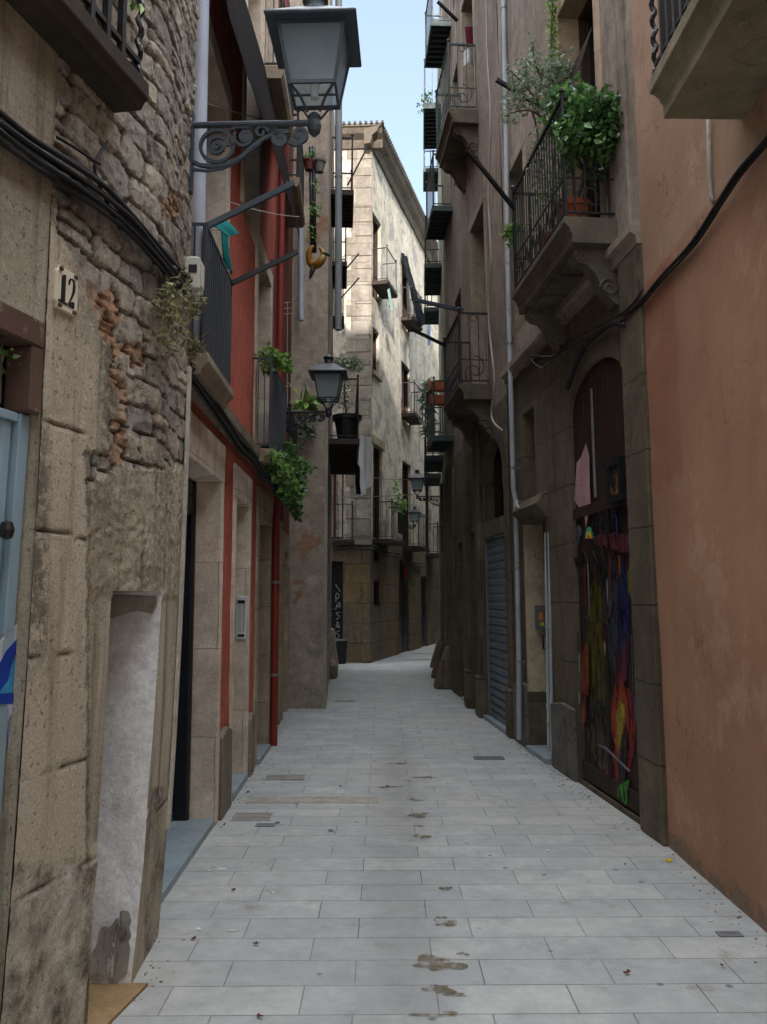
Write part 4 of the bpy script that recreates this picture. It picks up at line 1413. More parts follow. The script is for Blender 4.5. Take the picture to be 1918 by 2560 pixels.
# ================================================================== RIGHT: brown stone house with the planted balcony
STONE_R = block_mat('brown ground floor stone', lin('736858'), lin('635949'), lin('352e26'), lin('3b352d'), 1.05, .52, 33, .008, .01, .55)
UP_R = render_mat('streaked ochre render', lin('9b8d7e'), lin('85786b'), lin('4e463e'), 81, 1.0, .005)
yr = R2.sy
ops = [(yr(6.02), yr(7.36), .04, 3.5, .06), (yr(8.2), yr(8.97), .02, 2.36, .22), (yr(8.5), yr(8.98), 2.62, 3.55, .2),
       (yr(6.35), yr(7.25), 4.46, 6.9, .22), (yr(8.6), yr(9.25), 4.5, 6.4, .25)]
brown = facade('brown_stone_house', 'brown stone fronted house with the painted door and the planted balcony', R2, 0, R2.L, 9.2, UP_R, ops, 4.2, 0, .16, .008, 12, (4.02, STONE_R))
m = MB(R2)
m.prism([(-.03, 4.02), (.05, 4.02), (.06, 4.08), (.1, 4.1), (.1, 4.16), (-.03, 4.2)], 0, R2.L - .1, 's'); m.build('string_course', UP_R, brown)
MB(R2).box(.0, yr(6.02) - .06, -.02, .05, .0, 4.018).build('pilaster', STONE_R, brown, bevel=.01)
MB(R2).box(yr(5.75), yr(6.1), -.02, .028, 4.2, 9.0).build('pilaster', UP_R, brown, bevel=.01)
# painted door
o = ops[0]; dd = .035
m = MB(R2); n = 9; wdt = (o[1] - o[0]) / n
for k in range(n): m.box(o[0] + k * wdt + .003, o[0] + (k + 1) * wdt - .003, -dd - .05, -dd + .002 * (k % 2), .06, 3.52)
m.box(o[0], o[1], -dd, -dd + .03, 2.27, 2.36); m.box(o[0], o[1], -dd, -dd + .022, .06, .2)
m.box((o[0] + o[1]) / 2 - .03, (o[0] + o[1]) / 2 + .03, -dd, -dd + .026, .2, 2.27)
PDOOR = wood_mat('dark red brown door', lin('3d2a25'), lin('231b1a'))
pdoor = m.build('door', PDOOR, brown, bevel=.003); pdoor['label'] = 'tall dark door covered in spray paint'
arc = [(o[1], 3.52), (o[1], 3.2)] + [(o[1] - (o[1] - o[0]) * k / 14, 3.2 + .29 * math.sin(PI * k / 14) ** .5) for k in range(1, 14)] + [(o[0], 3.2), (o[0], 3.52)]
MB(R2).prism(arc, -.06, .004).build('door_arch', STONE_R, brown)
PD = [('e7b9bd', [(1247, 1080), (1252, 1000), (1262, 985), (1272, 957), (1279, 985), (1280, 1050), (1282, 1085), (1272, 1140), (1268, 1102), (1258, 1098)], 'torn_poster'),
      ('6b6a1c', blob((1291, 1400), 24, 150, 26, .12, 2), 'graffiti'),
      ('5d636e', blob((1322, 1335), 15, 120, 24, .1, 5), 'graffiti'), ('2a3570', blob((1350, 1330), 13, 118, 24, .1, 6), 'graffiti'),
      ('a2352c', blob((1345, 1575), 27, 118, 30, .14, 7), 'graffiti'), ('c4502b', blob((1344, 1540), 17, 75, 26, .2, 8), 'graffiti'),
      ('b84a2c', blob((1268, 1470), 8, 85, 20, .25, 9), 'graffiti'), ('d9c23a', blob((1345, 1560), 9, 45, 20, .25, 10), 'graffiti'), ('c9783a', blob((1344, 1580), 14, 62, 20, .25, 15), 'graffiti'),
      ('26262c', blob((1352, 1640), 7, 70, 20, .3, 11), 'graffiti'), ('7d3456', blob((1355, 1430), 9, 45, 20, .3, 12), 'graffiti'),
      ('4fae2f', blob((1356, 1712), 9, 32, 26, .45, 13), 'graffiti'), ('7b3a48', blob((1335, 1170), 42, 22, 20, .3, 14), 'graffiti'),
      ('8a8d92', blob((1255, 1155), 6, 24, 20, .4, 16), 'graffiti'), ('2c2a2c', blob((1320, 1120), 24, 30, 24, .45, 17), 'graffiti'),
      ('2b2826', blob((1290, 1230), 30, 30, 24, .5, 18), 'graffiti'), ('8f8a25', blob((1372, 1245), 7, 40, 20, .4, 19), 'graffiti'), ('2a2a30', blob((1290, 1530), 16, 18, 24, .5, 20), 'graffiti'),
      ('5a4a30', blob((1300, 1600), 20, 70, 24, .3, 21), 'graffiti'), ('82342e', blob((1318, 1700), 10, 40, 24, .3, 22), 'graffiti')]
order = [1, 2, 3, 4, 18, 19, 8, 5, 7, 6, 9, 10, 17, 0, 12, 14, 15, 13, 11, 16]
for rank, k in enumerate(order):
    hx, poly, nm = PD[k]
    q = [R2.hit(a, b, -dd) for a, b in poly]
    q = [(min(max(s, o[0] + .01), o[1] - .01), max(z, .07)) for s, z in q]
    mt = spray_mat(hx, .55, .5, k * 1.3) if nm == 'graffiti' else paint_mat('torn pink poster', lin('b9959a'), lin('8f4a5f'), .4, .8, 0, .2, 14)
    decal(pdoor, R2, q, -dd + .003 + rank * .0016, mt, nm, .0015)
base_o = -dd + .003 + 21 * .0016
for k, hx in enumerate(('3aa8a0', '3fae4a', 'd9c23a', 'd98a2c', 'c22f2a')):
    r_ = 1 - k * .19; q = [R2.hit(1282 + 9 * r_ * a, 1163 - 26 * r_ * b, -dd) for a, b in [(-1, 0), (-.9, .45), (-.6, .8), (0, 1), (.6, .8), (.9, .45), (1, 0)]]
    decal(pdoor, R2, q, base_o + k * .0012, paint_mat('rainbow paint ' + hx, lin(hx), None, 0, .6), 'graffiti', .0012)
rq = random.Random(5)
for k in range(34):
    hx = rq.choice(['8d8a28', 'a3402e', '2c2a30', '3a4590', 'b7b3b0', '6a2f4a', 'c46a30', '201c1e', '5d646e'])
    s_ = rq.uniform(o[0] + .05, o[1] - .05); z_ = rq.uniform(.5, 2.25); l_ = rq.uniform(.08, .45); w_ = rq.uniform(.006, .022)
    decal(pdoor, R2, [(s_ - w_, z_), (s_ + w_, z_ + .01), (s_ + w_ * .5, z_ - l_), (s_ - w_ * .3, z_ - l_ * 1.05)], -dd + .036 + k * .0004, spray_mat(hx, .58, .55, k * .7), 'graffiti', .0004)
m = MB(R2); q = [R2.hit(a, b, -dd) for a, b in ((1298, 1606), (1320, 1614), (1372, 1664), (1370, 1667), (1318, 1618))]
decal(pdoor, R2, q, base_o, paint_mat('pale line paint', lin('7d7884'), None, 0, .6), 'graffiti', .002)
# black tag lines
m = MB(R2)
for st in ([(1262, 1210), (1270, 1190), (1280, 1215), (1290, 1190), (1300, 1215), (1308, 1180)], [(1270, 1330), (1290, 1345), (1310, 1338), (1325, 1350)], [(1275, 1540), (1300, 1545)], [(1272, 1575), (1305, 1580)], [(1330, 1275), (1338, 1300), (1332, 1330), (1340, 1360)]):
    pts = [R2.hit(a, b, -dd) for a, b in st]; MB(R2).tube([(s, base_o + .003, z) for s, z in pts], .006, 4).build('graffiti', INK, pdoor)
a, b = R2.sx(1330), R2.sx(1360); zt_, zb2 = R2.hit(1348, 985)[1], R2.hit(1348, 1080)[1]; a, b = min(a, b), max(a, b)
m = MB(R2); m.box(a, b, -dd, -dd + .075, zb2, zb2 + .05); m.box(a, b, -dd, -dd + .075, zt_ - .05, zt_); m.box(a, a + .04, -dd, -dd + .075, zb2 + .05, zt_ - .05); m.box(b - .04, b, -dd, -dd + .075, zb2 + .05, zt_ - .05)
fr = m.build('poster_frame', BLACK_FRAME, pdoor)
MB(R2).box(a + .041, b - .041, -dd + .05, -dd + .06, zb2 + .05, zt_ - .05).build('poster', cloth_mat('faded poster', lin('8a5a2a'), lin('2c2a2a'), 9), fr)
m = MB(R2); s, z = R2.hit(1283, 850, -dd); m.tube([(s, -dd + .02, 3.3), (s, -dd + .02, 2.4)], .012, 6); m.build('door_bar', STEEL, pdoor)
# narrow entrance with a hooded lintel
o = ops[1]
fill_door(brown, R2, o[0], o[1], .03, o[3], .2, paint_mat('dark grey entrance door', lin('3b3a3a'), lin('55504a'), .2, .5), leafs=1)
MB(R2).box(o[1] - .004, o[1] + .05, -.2, .012, .6, 2.36).build('door_jamb', render_mat('cream door jamb', lin('b8ab92'), lin('a3967f'), lin('7c6f5b'), 3, .3), brown)
MB(R2).box(o[0], o[1], -.22, .06, .001, .05).build('threshold', GREY_STEP, brown)
m = MB(R2)
m.prism([(-.02, 2.36), (.03, 2.36), (.05, 2.42), (.11, 2.46), (.13, 2.5), (.1, 2.52), (.05, 2.6), (-.02, 2.62)], o[0] - .12, o[1] + .1, 's'); m.build('door_hood', STONE_R, brown, bevel=.01)
o = ops[2]; fill_window(brown, R2, *o, bars=0)
PLIN2 = render_mat('dark plinth cement', lin('75706a'), lin('646059'), lin('403b35'), 17, .5)
for a, b, z in ((7.45, 8.12, .62), (9.02, 9.58, .66)):
    m = MB(R2); m.prism([(yr(a), 0), (yr(b), 0), (yr(b), z - .03), ((yr(a) + yr(b)) / 2, z + .02), (yr(a), z)], -.02, .035); m.build('plinth', PLIN2, brown, bevel=.012)
for k in (3, 4):
    o = ops[k]; surround(brown, R2, o[0], o[1], o[2], o[3], .2, .12, .15, render_mat('pale window band', lin('b5a088'), lin('a38f78'), lin('7c6b58'), 2, .3) if k == 3 else SLAB, .015, 'window_surround'); fill_window(brown, R2, *o)
BALC_R = render_mat('grey balcony stone', lin('6b6256'), lin('544d43'), lin('39332b'), 19, .6)
plant_bal = balcony_stone(brown, R2, yr(5.98), yr(7.58), 4.385, .43, BALC_R, IRON, .95, BALC_R, True, gap=.07)

# ================================================================== RIGHT: shop house with the roller shutter
yt = R3.sy
ops = [(yt(9.92), yt(11.2), .03, 2.36, .16), (yt(9.92), yt(11.2), 2.56, 3.62, .2), (yt(11.6), yt(12.15), 0.02, 2.5, .2),
       (yt(10.65), yt(11.6), 4.32, 6.8, .22), (yt(11.05), yt(11.9), 8.2, 10.4, .22)]
UP_S = render_mat('streaked brown render', lin('8e7f72'), lin('796b5f'), lin('4b4037'), 91, 1.0, .005)
shop = facade('shop_house', 'streaked brown house with an arched shop opening closed by a dark roller shutter', R3, 0, R3.L, 11.0, UP_S, ops, 4.2, 0, .2, .009, 15, (3.95, STONE_R))
o = ops[0]; SHUT_DK = paint_mat('dark shutter steel', lin('6a737d'), lin('3d434b'), .3, .45, .2)
fill_shutter(shop, R3, o[0], o[1], .03, o[3], .05, SHUT_DK, pitch=.1, amp=.02)
MB(R3).box(o[0] - .05, o[1] + .05, -.1, .05, 0.001, .05).build('threshold', GREY_STEP, shop)
o = ops[1]; fill_window(shop, R3, *o, bars=1)
arc = [(o[1], 3.63), (o[1], 3.05)] + [(o[1] - (o[1] - o[0]) * k / 14, 3.05 + .54 * math.sin(PI * k / 14) ** .5) for k in range(1, 14)] + [(o[0], 3.05), (o[0], 3.63)]
MB(R3).prism(arc, -.14, .006).build('window_arch', STONE_R, shop)
o = ops[2]; fill_door(shop, R3, *o, mat=WOOD_DARK, leafs=1)
for k in (3, 4): fill_window(shop, R3, *ops[k]); surround(shop, R3, *ops[k][:4], .2, .1, .14, SLAB, .012, 'window_surround')
m = MB(R3)
for a, b in ((9.66, 9.86), (11.28, 11.55), (12.2, 12.38)):
    m = MB(R3); pr_o = .025 if a < 10 else .06; m.box(yt(a), yt(b), -.02, pr_o, .55, 3.9); m.box(yt(a) - .01, yt(b) + .01, -.02, pr_o + .04, 0, .55)
    m.build('pilaster', STONE_R, shop, bevel=.02)
balcony_stone(shop, R3, yt(10.46), yt(11.78), 4.28, .42, BALC_R, IRON, .93, BALC_R, True)
balcony_stone(shop, R3, yt(10.85), yt(12.1), 8.2, .42, BALC_R, IRON_GREEN, .95, BALC_R, True)

# ================================================================== RIGHT: the far houses with stacked iron balconies
GREEN_R = render_mat('pale green grey render', lin('a7ab9c'), lin('969885'), lin('6d6a5c'), 101, .8)
STONE_F = block_mat('far brown stone', lin('7d6f5c'), lin('6c5f4d'), lin('3f372d'), lin('463d31'), .9, .5, 43, .01, .012, .5)
specs = [('green_house', 'pale green streaked house with three tiers of iron balconies', R4, 13.6, [13.95, 15.0], UP_S, STONE_R),
         ('bend_house', 'greenish house with iron balconies standing where the alley bends', R5, 14.6, [16.6, 18.2, 19.6], GREEN_R, STONE_F),
         ('far_house', 'low far house front set back past the bend on the right', R6, 9.0, [20.3, 22.2, 24.2, 26.2, 28.4], GREEN_R, STONE_F),
         ('end_house', 'last pale house seen through the gap at the bend', R7, 13.5, [32, 34.5], GREEN_R, STONE_F)]
FAR = {}
for nm, lb, W, H_, tops, mt, ms_ in specs:
    yy = W.sy; ops = []
    k = W.p0.y + .5
    while k + 1.2 < W.p1.y:
        ops.append((yy(k), yy(k + .75), .02, 2.45, .2)); k += 1.55
    k = W.p0.y + .6
    while k + 1 < W.p1.y:
        for zf in (4.32, 8.32, 11.72): ops.append((yy(k), yy(k + .8), zf, min(zf + 2.2, H_ - .4), .2))
        k += 2.4
    r = facade(nm, lb, W, 0, W.L, H_, mt, ops, 4.2, 0, .3, .01, 20, (3.9, ms_))
    for o in ops: (fill_window if o[2] > 1 else fill_door)(r, W, *o)
    k = W.p0.y + .1; rn_ = random.Random(int(W.p0.y))
    while k + .3 < W.p1.y and k < 20:
        m = MB(W); wd_ = rn_.uniform(.24, .4); m.box(yy(k), yy(k + wd_), -.02, rn_.uniform(.02, .06), 0, 3.88 - rn_.uniform(0, .3)); m.build('pilaster', ms_, r, bevel=.015); k += 1.55
    for kg in {'green_house': (14.7,), 'bend_house': (16.6, 19.0), 'far_house': (), 'end_house': ()}[nm]:
        m = MB(W); m.prism([(-.02, 0), (.27, 0), (.25, .1), (.1, .6), (.05, .72), (-.02, .72)], yy(kg), yy(kg + .34), 's'); m.build('guard_stone', STONE_F, r, bevel=.04, seg=2)
    FAR[nm] = r
# three tiers, three balconies in each
for (a, b) in ((13.9, 15.1), (16.4, 18.0), (19.0, 20.0)):
    for z, pr in ((8.3, .36), (11.7, .36)):
        W, r = (R4, FAR['green_house']) if a < 15 else (R5, FAR['bend_house'])
        balcony_iron(r, W, W.sy(a), W.sy(b), z, pr, IRON_GREEN, IRON, .95, True, .13)
balcony_iron(FAR['green_house'], R4, R4.sy(14.0), R4.sy(15.15), 4.3, .36, IRON_GREEN, IRON_GREEN, .95, True, .1)
balcony_iron(FAR['bend_house'], R5, R5.sy(16.0), R5.sy(17.6), 4.3, .38, IRON_GREEN, IRON, .95, True, .12)
balcony_iron(FAR['bend_house'], R5, R5.sy(18.4), R5.sy(19.9), 4.3, .38, IRON_GREEN, IRON, .95, True, .12)
# a house across the end of the bend and an unseen sun block added behind the viewer
EW = Wall((2.0, 41.0), (9.0, 39.0), 1)
r = facade('distant_house', 'distant pale green house glimpsed where the alley disappears', EW, 0, EW.L, 13, GREEN_R, (), 3, 0, .6, .01)
BW = Wall((5.5, -11), (-5.5, -11), 1)
r = facade('sun_blocker', 'tall unseen block added behind the viewpoint to shade the alley', BW, 0, BW.L, 24.3, PALE, (), 3, 0, 1.5, .01)

# ================================================================== STREET LAMPS
def make_lamp(label, iron, full=True):
    """arm along +X from the wall, lantern standing on its end"""
    root = thing('street_lamp', label, 'street lamp', (0, 0, 0), 'wall lamps along the alley')
    A = .63
    m = MB()
    m.box(-.02, .012, -.022, .022, -.36, .07)
    m.tube([(0, 0, 0), (A + .02, 0, 0)], .016, 8)
    m.lathe((A, 0, 0), [(.012, -.07), (.03, -.05), (.036, -.02), (.03, .01), (.036, .03), (.02, .05)], 12)
    T = []

    def fl(pts, r=.011):                                     # flat scroll bar, thick across the arm
        m.tube([(p[0], 0, p[1]) for p in pts], r, 4)
    fl(curl((.135, -.115), .085, .085, 0, 6.4, 26), .012); fl(curl((.135, -.115), .055, .03, 0, 6.4, 20), .012)
    fl(curl((.135, -.115), .022, .004, 0, 6.4, 14), .014)
    fl([(0, -.19), (.05, -.215), (.12, -.225), (.19, -.215), (.26, -.175), (.32, -.12), (.38, -.075), (.44, -.05), (.50, -.045)], .013)
    fl([(0, -.235), (.08, -.245), (.16, -.235), (.24, -.2), (.3, -.15), (.36, -.1)], .009)
    fl(curl((.275, -.07), .055, .012, 2.6, 11, 26), .011); fl(curl((.36, -.045), .035, .01, 0, 7, 18), .009)
    fl(curl((.46, -.085), .045, .012, 1.2, 9, 24), .013); fl(curl((.555, -.06), .05, .012, 3.6, 11, 24), .013)
    fl([(.2, -.03), (.24, -.015), (.3, -.02)], .01); fl([(.5, -.1), (.53, -.115), (.57, -.11)], .012)
    for (x, z, r) in ((.46, -.085, .03), (.555, -.06, .032), (.275, -.07, .03)):
        m.prism([(x + r * math.cos(q * PI / 5), z + r * math.sin(q * PI / 5)) for q in range(10)], -.006, .006)
    m.build('bracket', iron, root)
    zb, zt, b, t = .15, .435, .114, .162
    m = MB(); c = (A, 0, 0)
    for (x, y_) in ((-1, -1), (1, -1), (1, 1), (-1, 1)):
        m.tube([(A + x * b, y_ * b, zb), (A + x * t, y_ * t, zt)], .011, 4)
        m.tube([(A + x * b, y_ * b, zb), (A + x * b * .55, y_ * b * .55, zb - .045), (A + x * .03, y_ * .03, .04)], .007, 4)
    for a, z, r in ((b, zb, .013), (t, zt, .013)):
        m.tube([(A - a, -a, z), (A + a, -a, z), (A + a, a, z), (A - a, a, z)], r, 4, closed=True)
    m.tube([(A - b, 0, zb), (A + b, 0, zb)], .006, 4)
    m.build('lantern_frame', iron, root)
    for k in range(4):
        q = k * PI / 2; g = MB()

        def rot(x, y_, z): return (A + x * math.cos(q) - y_ * math.sin(q), x * math.sin(q) + y_ * math.cos(q), z)
        e = .008; i = []
        for (x, y_, z) in ((b - .001, -b + e, zb + .008), (b - .001, b - e, zb + .008), (t - .001, t - e, zt - .008), (t - .001, -t + e, zt - .008)): i.append(g.p(*rot(x, y_, z)))
        j = []
        for (x, y_, z) in ((b - .006, -b + e, zb + .008), (b - .006, b - e, zb + .008), (t - .006, t - e, zt - .008), (t - .006, -t + e, zt - .008)): j.append(g.p(*rot(x, y_, z)))
        g.f += [tuple(i), tuple(reversed(j))] + [(i[n], i[(n + 1) % 4], j[(n + 1) % 4], j[n]) for n in range(4)]
        g.build('glass_pane', FROST, root)
    m = MB()
    m.frustum((A, 0, 0), t + .06, t + .066, zt + .004, zt + .018); m.frustum((A, 0, 0), t + .062, .075, zt + .02, zt + .145)
    m.lathe((A, 0, 0), [(.066, zt + .148), (.066, zt + .165), (.052, zt + .175), (.052, zt + .205), (.07, zt + .225), (.058, zt + .238), (.035, zt + .25), (.02, zt + .262), (.004, zt + .268)], 16)
    m.build('lantern_roof', iron, root, bevel=.004)
    g = MB(); g.lathe((A, 0, 0), [(.02, zb - .02), (.022, zb + .04), (.04, zb + .09), (.045, zb + .15), (.03, zb + .2), (.01, zb + .22)], 12); g.build('lamp_bulb', paint_mat('lamp bulb', lin('c9ccc8'), None, 0, .3), root, smooth=True)
    return root


lamp = make_lamp('large grey blue wall lantern beside the wide grey pipe of the stone house', LAMP_IRON)
pz = at_y(640, 266, 4.05)
lamp.location = (L1.F(s_end - .05, 0, pz.z).x, 4.07, pz.z); lamp.rotation_euler = (0, 0, R(-2))
for ch in lamp.children: pass
proto2 = make_lamp('black wall lantern over the red downpipe and below the ivy', LAMP_BLACK)
p = L2B.F(L2B.sy(9.9), 0, at_y(640, 890, 9.9).z); proto2.location = p; proto2.rotation_euler = (0, 0, L2B.ang() + R(-3))
d3 = at_y(908, 1072, 17.6); w3 = R5.F(R5.sy(17.6), 0, d3.z)
dup(proto2, w3, R5.ang(), 'black lantern hung below the stacked iron balconies on the right hand houses', scale=.83)
d4 = at_y(893, 1136, 23.3); w4 = CS.F(CS.sy(23.3), 0, d4.z)
dup(proto2, w4, CS.ang(), 'small distant lantern on the wall of the pale house over its first floor balconies', scale=.78)


# ================================================================== PIPES
def pipe(name, label, pts, r, mat, clamps=(), cat='downpipe', n=12, steel=None):
    root = thing(name, label, cat, pts[0])
    MB().tube(pts, r, n, world=True).build('pipe', mat, root, smooth=True)
    for z in clamps:
        for a, b in zip(pts[:-1], pts[1:]):
            lo, hi = min(a[2], b[2]), max(a[2], b[2])
            if lo <= z < hi:
                u = (z - a[2]) / (b[2] - a[2]); c = Vector(a).lerp(Vector(b), u)
                MB().lathe((c.x, c.y, z), [(r + .003, -.014), (r + .007, -.013), (r + .007, .013), (r + .003, .014)], n).tube([(c.x, c.y, z), (c.x + (-.09 if c.x < 0 else .09), c.y + .015, z)], .008, 5, world=True).build('clamp', steel or mat, root)
    return root


a, b = at_y(421, 700, 4.58), at_y(421, -60, 4.58)
gp = pipe('drain_pipe', 'wide grey downpipe at the corner of the stone house, cut off above the doorway', [(a.x, 4.58, a.z), (a.x - .012, 4.58, 6.3)], .047, ZINC, (), n=20)
MB().lathe((a.x, 4.58, a.z - .13), [(.05, 0), (.054, .005), (.054, .12), (.05, .14)], 18).build('pipe_end', ZINC_DARK, gp, smooth=True)
b0, b1 = at_y(593, 1500, 9.27), at_y(590, 1120, 9.28)
c1, c2 = at_y(601, 1080, 9.28), at_y(602, 360, 9.28)
pipe('drain_pipe', 'dark red downpipe with a kink running down beside the doorways', [(b0.x, 9.25, .0), (b0.x - .004, 9.25, b1.z), (c1.x, 9.26, c1.z), (c1.x - .005, 9.26, 9.5)], .042, RED_PIPE, (.75, 1.75, 2.75, 4.2, 5.4, 6.8), n=14, steel=STEEL)
a, b = at_y(728, 715, 12.55), at_y(728, 180, 12.55)
pipe('drain_pipe', 'thick zinc downpipe on the far edge of the grey brown corner house', [(-.69, 12.5, a.z), (-.72, 12.5, 12.5)], .055, ZINC_DARK, (8.1, 10.5), n=14)
pp = [at_y(1122, 1597, 9.12)] + [at_y(x_, y_, 9.12) for x_, y_ in ((1121, 1400), (1114, 1080), (1109, 1050), (1100, 700), (1088, 0), (1086, -200))]
pp = [(q.x, 9.12, max(q.z, 0)) for q in pp]
pipe('drain_pipe', 'thin pale downpipe running the full height of the right hand facade', pp, .028, PIPE_PALE, (.9, 1.9, 3.0, 4.4, 5.6, 7.0, 8.4), n=12, steel=STEEL)
for dx_, lb in ((1171, 'nearer of the two thin conduits in the narrow entrance on the right'), (1178, 'farther of the two thin conduits in the narrow entrance on the right')):
    s, z = R2.hit(dx_, 1150, .03); g = R2.F(s, .03, 0)
    pipe('conduit', lb, [(g.x, g.y, .12), (g.x + .01, g.y, z)], .016, PIPE_PALE, (.55, 1.3), cat='conduit', n=8)
a, b = at_y(650, 690, 11.9), at_y(650, 380, 11.9)
pipe('drain_pipe', 'pale ribbed pipe in front of the grey brown pier above the lantern', [(a.x, 11.95, a.z), (a.x - .03, 11.95, b.z)], .04, ZINC, (), n=10)


# ================================================================== CABLES AND WIRES
def cable(name, label, lines, r, mat=CABLE, cat='cable', n=6, group=None):
    m = MB()
    for k, ln in enumerate(lines): m.tube(ln, r if not hasattr(r, '__len__') else r[k], n, world=True)
    return tag(m.build(name, mat, None, smooth='all'), label, cat, group)


rnd = random.Random(11)
bp = [(-40, 262), (40, 322), (120, 372), (200, 425), (262, 482), (318, 545), (352, 582), (390, 618)]
lines = []
for k in range(11):
    dy = (k - 5) * 5.2; ln = []
    for i, (x, yy_) in enumerate(bp):
        s, z = hit1(x, yy_ + dy * (1.3 if i < 4 else .9) + rnd.uniform(-3, 3))
        ln.append(L1.F(min(s, s_end - .02), .02 + .012 * (k % 3) + rnd.uniform(0, .012), z))
    lines.append(smooth_path(ln, 6))
cable('cable_bundle', 'thick bundle of black cables sagging across the stone house above the number plate', lines, [.009, .007, .011, .008, .012, .009, .007, .011, .008, .01, .007])
ln = [L1.F(*[hit1(x, q, .03)[0], .03, hit1(x, q, .03)[1]]) for x, q in ((232, 305), (205, 355), (215, 400), (240, 455), (258, 492))]
cable('loose_cable', 'loose black cable end dangling from the balcony to the cable bundle', [smooth_path(ln, 6), smooth_path([ln[1] + Vector((.02, 0, 0)), ln[1] + Vector((-.04, -.1, .01)), ln[1] + Vector((-.06, -.2, -.01))], 5)], .006)
ln = [L1.F(s_end - .12, .012, z) for z in (4.55, 4.1, 3.75, 3.5)]
cable('lamp_cable', 'straight black cable dropping from the lamp bracket to the meter box', [[at_y(369, 235, 3.98), at_y(371, 480, 3.98)], [at_y(369, 420, 3.98), at_y(372, 500, 3.98)]], .007)
# along the red house under the balconies
lines = []
for k in range(6):
    ln = [L2.F(y(yy_), .115 + .02 * math.sin(k * 2.1), 2.8 - dz_ + .018 * (k - 2.5)) for yy_, dz_ in ((4.3, -.02), (4.9, .0), (5.5, .03), (6.2, .07), (6.9, .05), (7.6, .11), (8.3, .07), (9.2, .14))]
    lines.append(smooth_path(ln, 5))
cable('cable_bundle', 'black cables following the string course of the red house', lines, .011)
# right hand: along the orange wall
lines = []
for k in range(5):
    ln = []
    for x, q in ((1720, 230), (1657, 305), (1600, 372), (1560, 430), (1500, 525), (1430, 600), (1385, 655), (1352, 682)):
        W = R1 if x > 1375 else R2
        s, z = W.hit(x, q + (k - 2) * 3.2 + rnd.uniform(-2, 2), .03); ln.append(W.F(s, .022 + .012 * (k % 3), z))
    lines.append(smooth_path(ln, 6))
cable('cable_bundle', 'black cable bundle running up across the orange wall', lines, [.008, .006, .009, .007, .007])
ln = [R2.F(*[R2.hit(x, q, .03)[0], .03, R2.hit(x, q, .03)[1]]) for x, q in ((1350, 500), (1352, 600), (1353, 680), (1358, 800), (1364, 930), (1369, 1040), (1374, 1180), (1376, 1330))]
cable('wall_cable', 'worn pale cable dropping beside the painted door', [smooth_path(ln, 4)], .009, CABLE_PALE)
ln = [R2.F(*[R2.hit(x, q, .05)[0], .05, R2.hit(x, q, .05)[1]]) for x, q in ((1352, 702), (1320, 700), (1280, 730), (1255, 760), (1225, 840))]
cable('wall_cable', 'thick black cable curving over the arch of the painted door', [smooth_path(ln, 5)], .022)
ln = [R2.F(*[R2.hit(x, q, .06)[0], .06, R2.hit(x, q, .06)[1]]) for x, q in ((1390, 640), (1345, 690), (1240, 745), (1180, 780), (1120, 815))]
lines = [smooth_path([q + Vector((0, 0, .05 * k)) for q in ln], 5) for k in (0, 1)]
ln = [R2.F(*[R2.hit(x, q, .08)[0], .08, R2.hit(x, q, .08)[1]]) for x, q in ((1235, 730), (1200, 768), (1145, 770), (1175, 795), (1215, 750))]
cable('wall_cable', 'thin tangled cables hanging below the planted balcony', lines + [smooth_path(ln, 6)], .007)
ln = [R3.F(*[R3.hit(x, q, .1)[0], .1, R3.hit(x, q, .1)[1]]) for x, q in ((1052, -60), (1052, 100), (1060, 260), (1055, 420), (1061, 560), (1056, 690), (1068, 820), (1062, 900), (1085, 930))]
cable('wall_cable', 'thin white cable hanging down past the balconies of the shop house', [smooth_path(ln, 6)], .012, CABLE_PALE)
ln = [R1.F(*[R1.hit(x, q, .02)[0], .02, R1.hit(x, q, .02)[1]]) for x, q in ((1530, 250), (1533, 380), (1536, 425), (1541, 436))]
root = cable('conduit', 'short bent cream conduit end sticking down the orange wall', [ln], .013, CABLE_PALE, 'conduit')
# wires over the alley
for k, (p0, p1, lb) in enumerate(((at_y(430, 218, 5.2), at_y(645, 272, 7.5), 'upper pale clothes wire over the left balcony'), (at_y(490, 435, 5.0), at_y(646, 468, 7.5), 'lower pale clothes wire over the left balcony'),
                          (at_y(802, 1031, 18.5), at_y(898, 1036, 18.0), 'wire stretched across the far alley to the hanging lantern'), (at_y(735, 1073, 18.3), at_y(900, 1067, 17.8), 'lower wire stretched across the far alley'))):
    cable('clothes_wire', lb, [sag(p0, p1, 8, .02)], .004 if k < 2 else .009, CABLE_PALE, 'wire', 4)
lines = [smooth_path([CF.F(CF.L - .9, .06, 2.8), CF.F(CF.L + .02, .08, 2.82), CS.F(1.2, .06, 2.72), CS.F(2.6, .08, 2.75), CS.F(4, .05, 2.6), CS.F(6, .06, 2.6)], 5)]
lines.append([q + Vector((0, -.03, -.09)) for q in lines[0]])
cable('cable_bundle', 'cables strung along the pale house under its first floor balconies', lines, .025)


# ================================================================== CLOTHES LINE ARMS
def arm(label, p0, p1, mat=IRON, wdt=.016):
    d = Vector(p1) - Vector(p0); m = MB(); m.tube([p0, p1], wdt, 4, world=True)
    m.tube([Vector(p0).lerp(Vector(p1), .93) + Vector((0, 0, .0)), Vector(p0).lerp(Vector(p1), .93) + Vector((0, 0, .03))], wdt * .4, 4, world=True)
    m.tube([Vector(p0).lerp(Vector(p1), .6), Vector(p0).lerp(Vector(p1), .6) + Vector((0, 0, .03))], wdt * .4, 4, world=True)
    return tag(m.build('clothesline_arm', mat), label, 'clothesline arm', 'clothesline arms reaching over the alley')


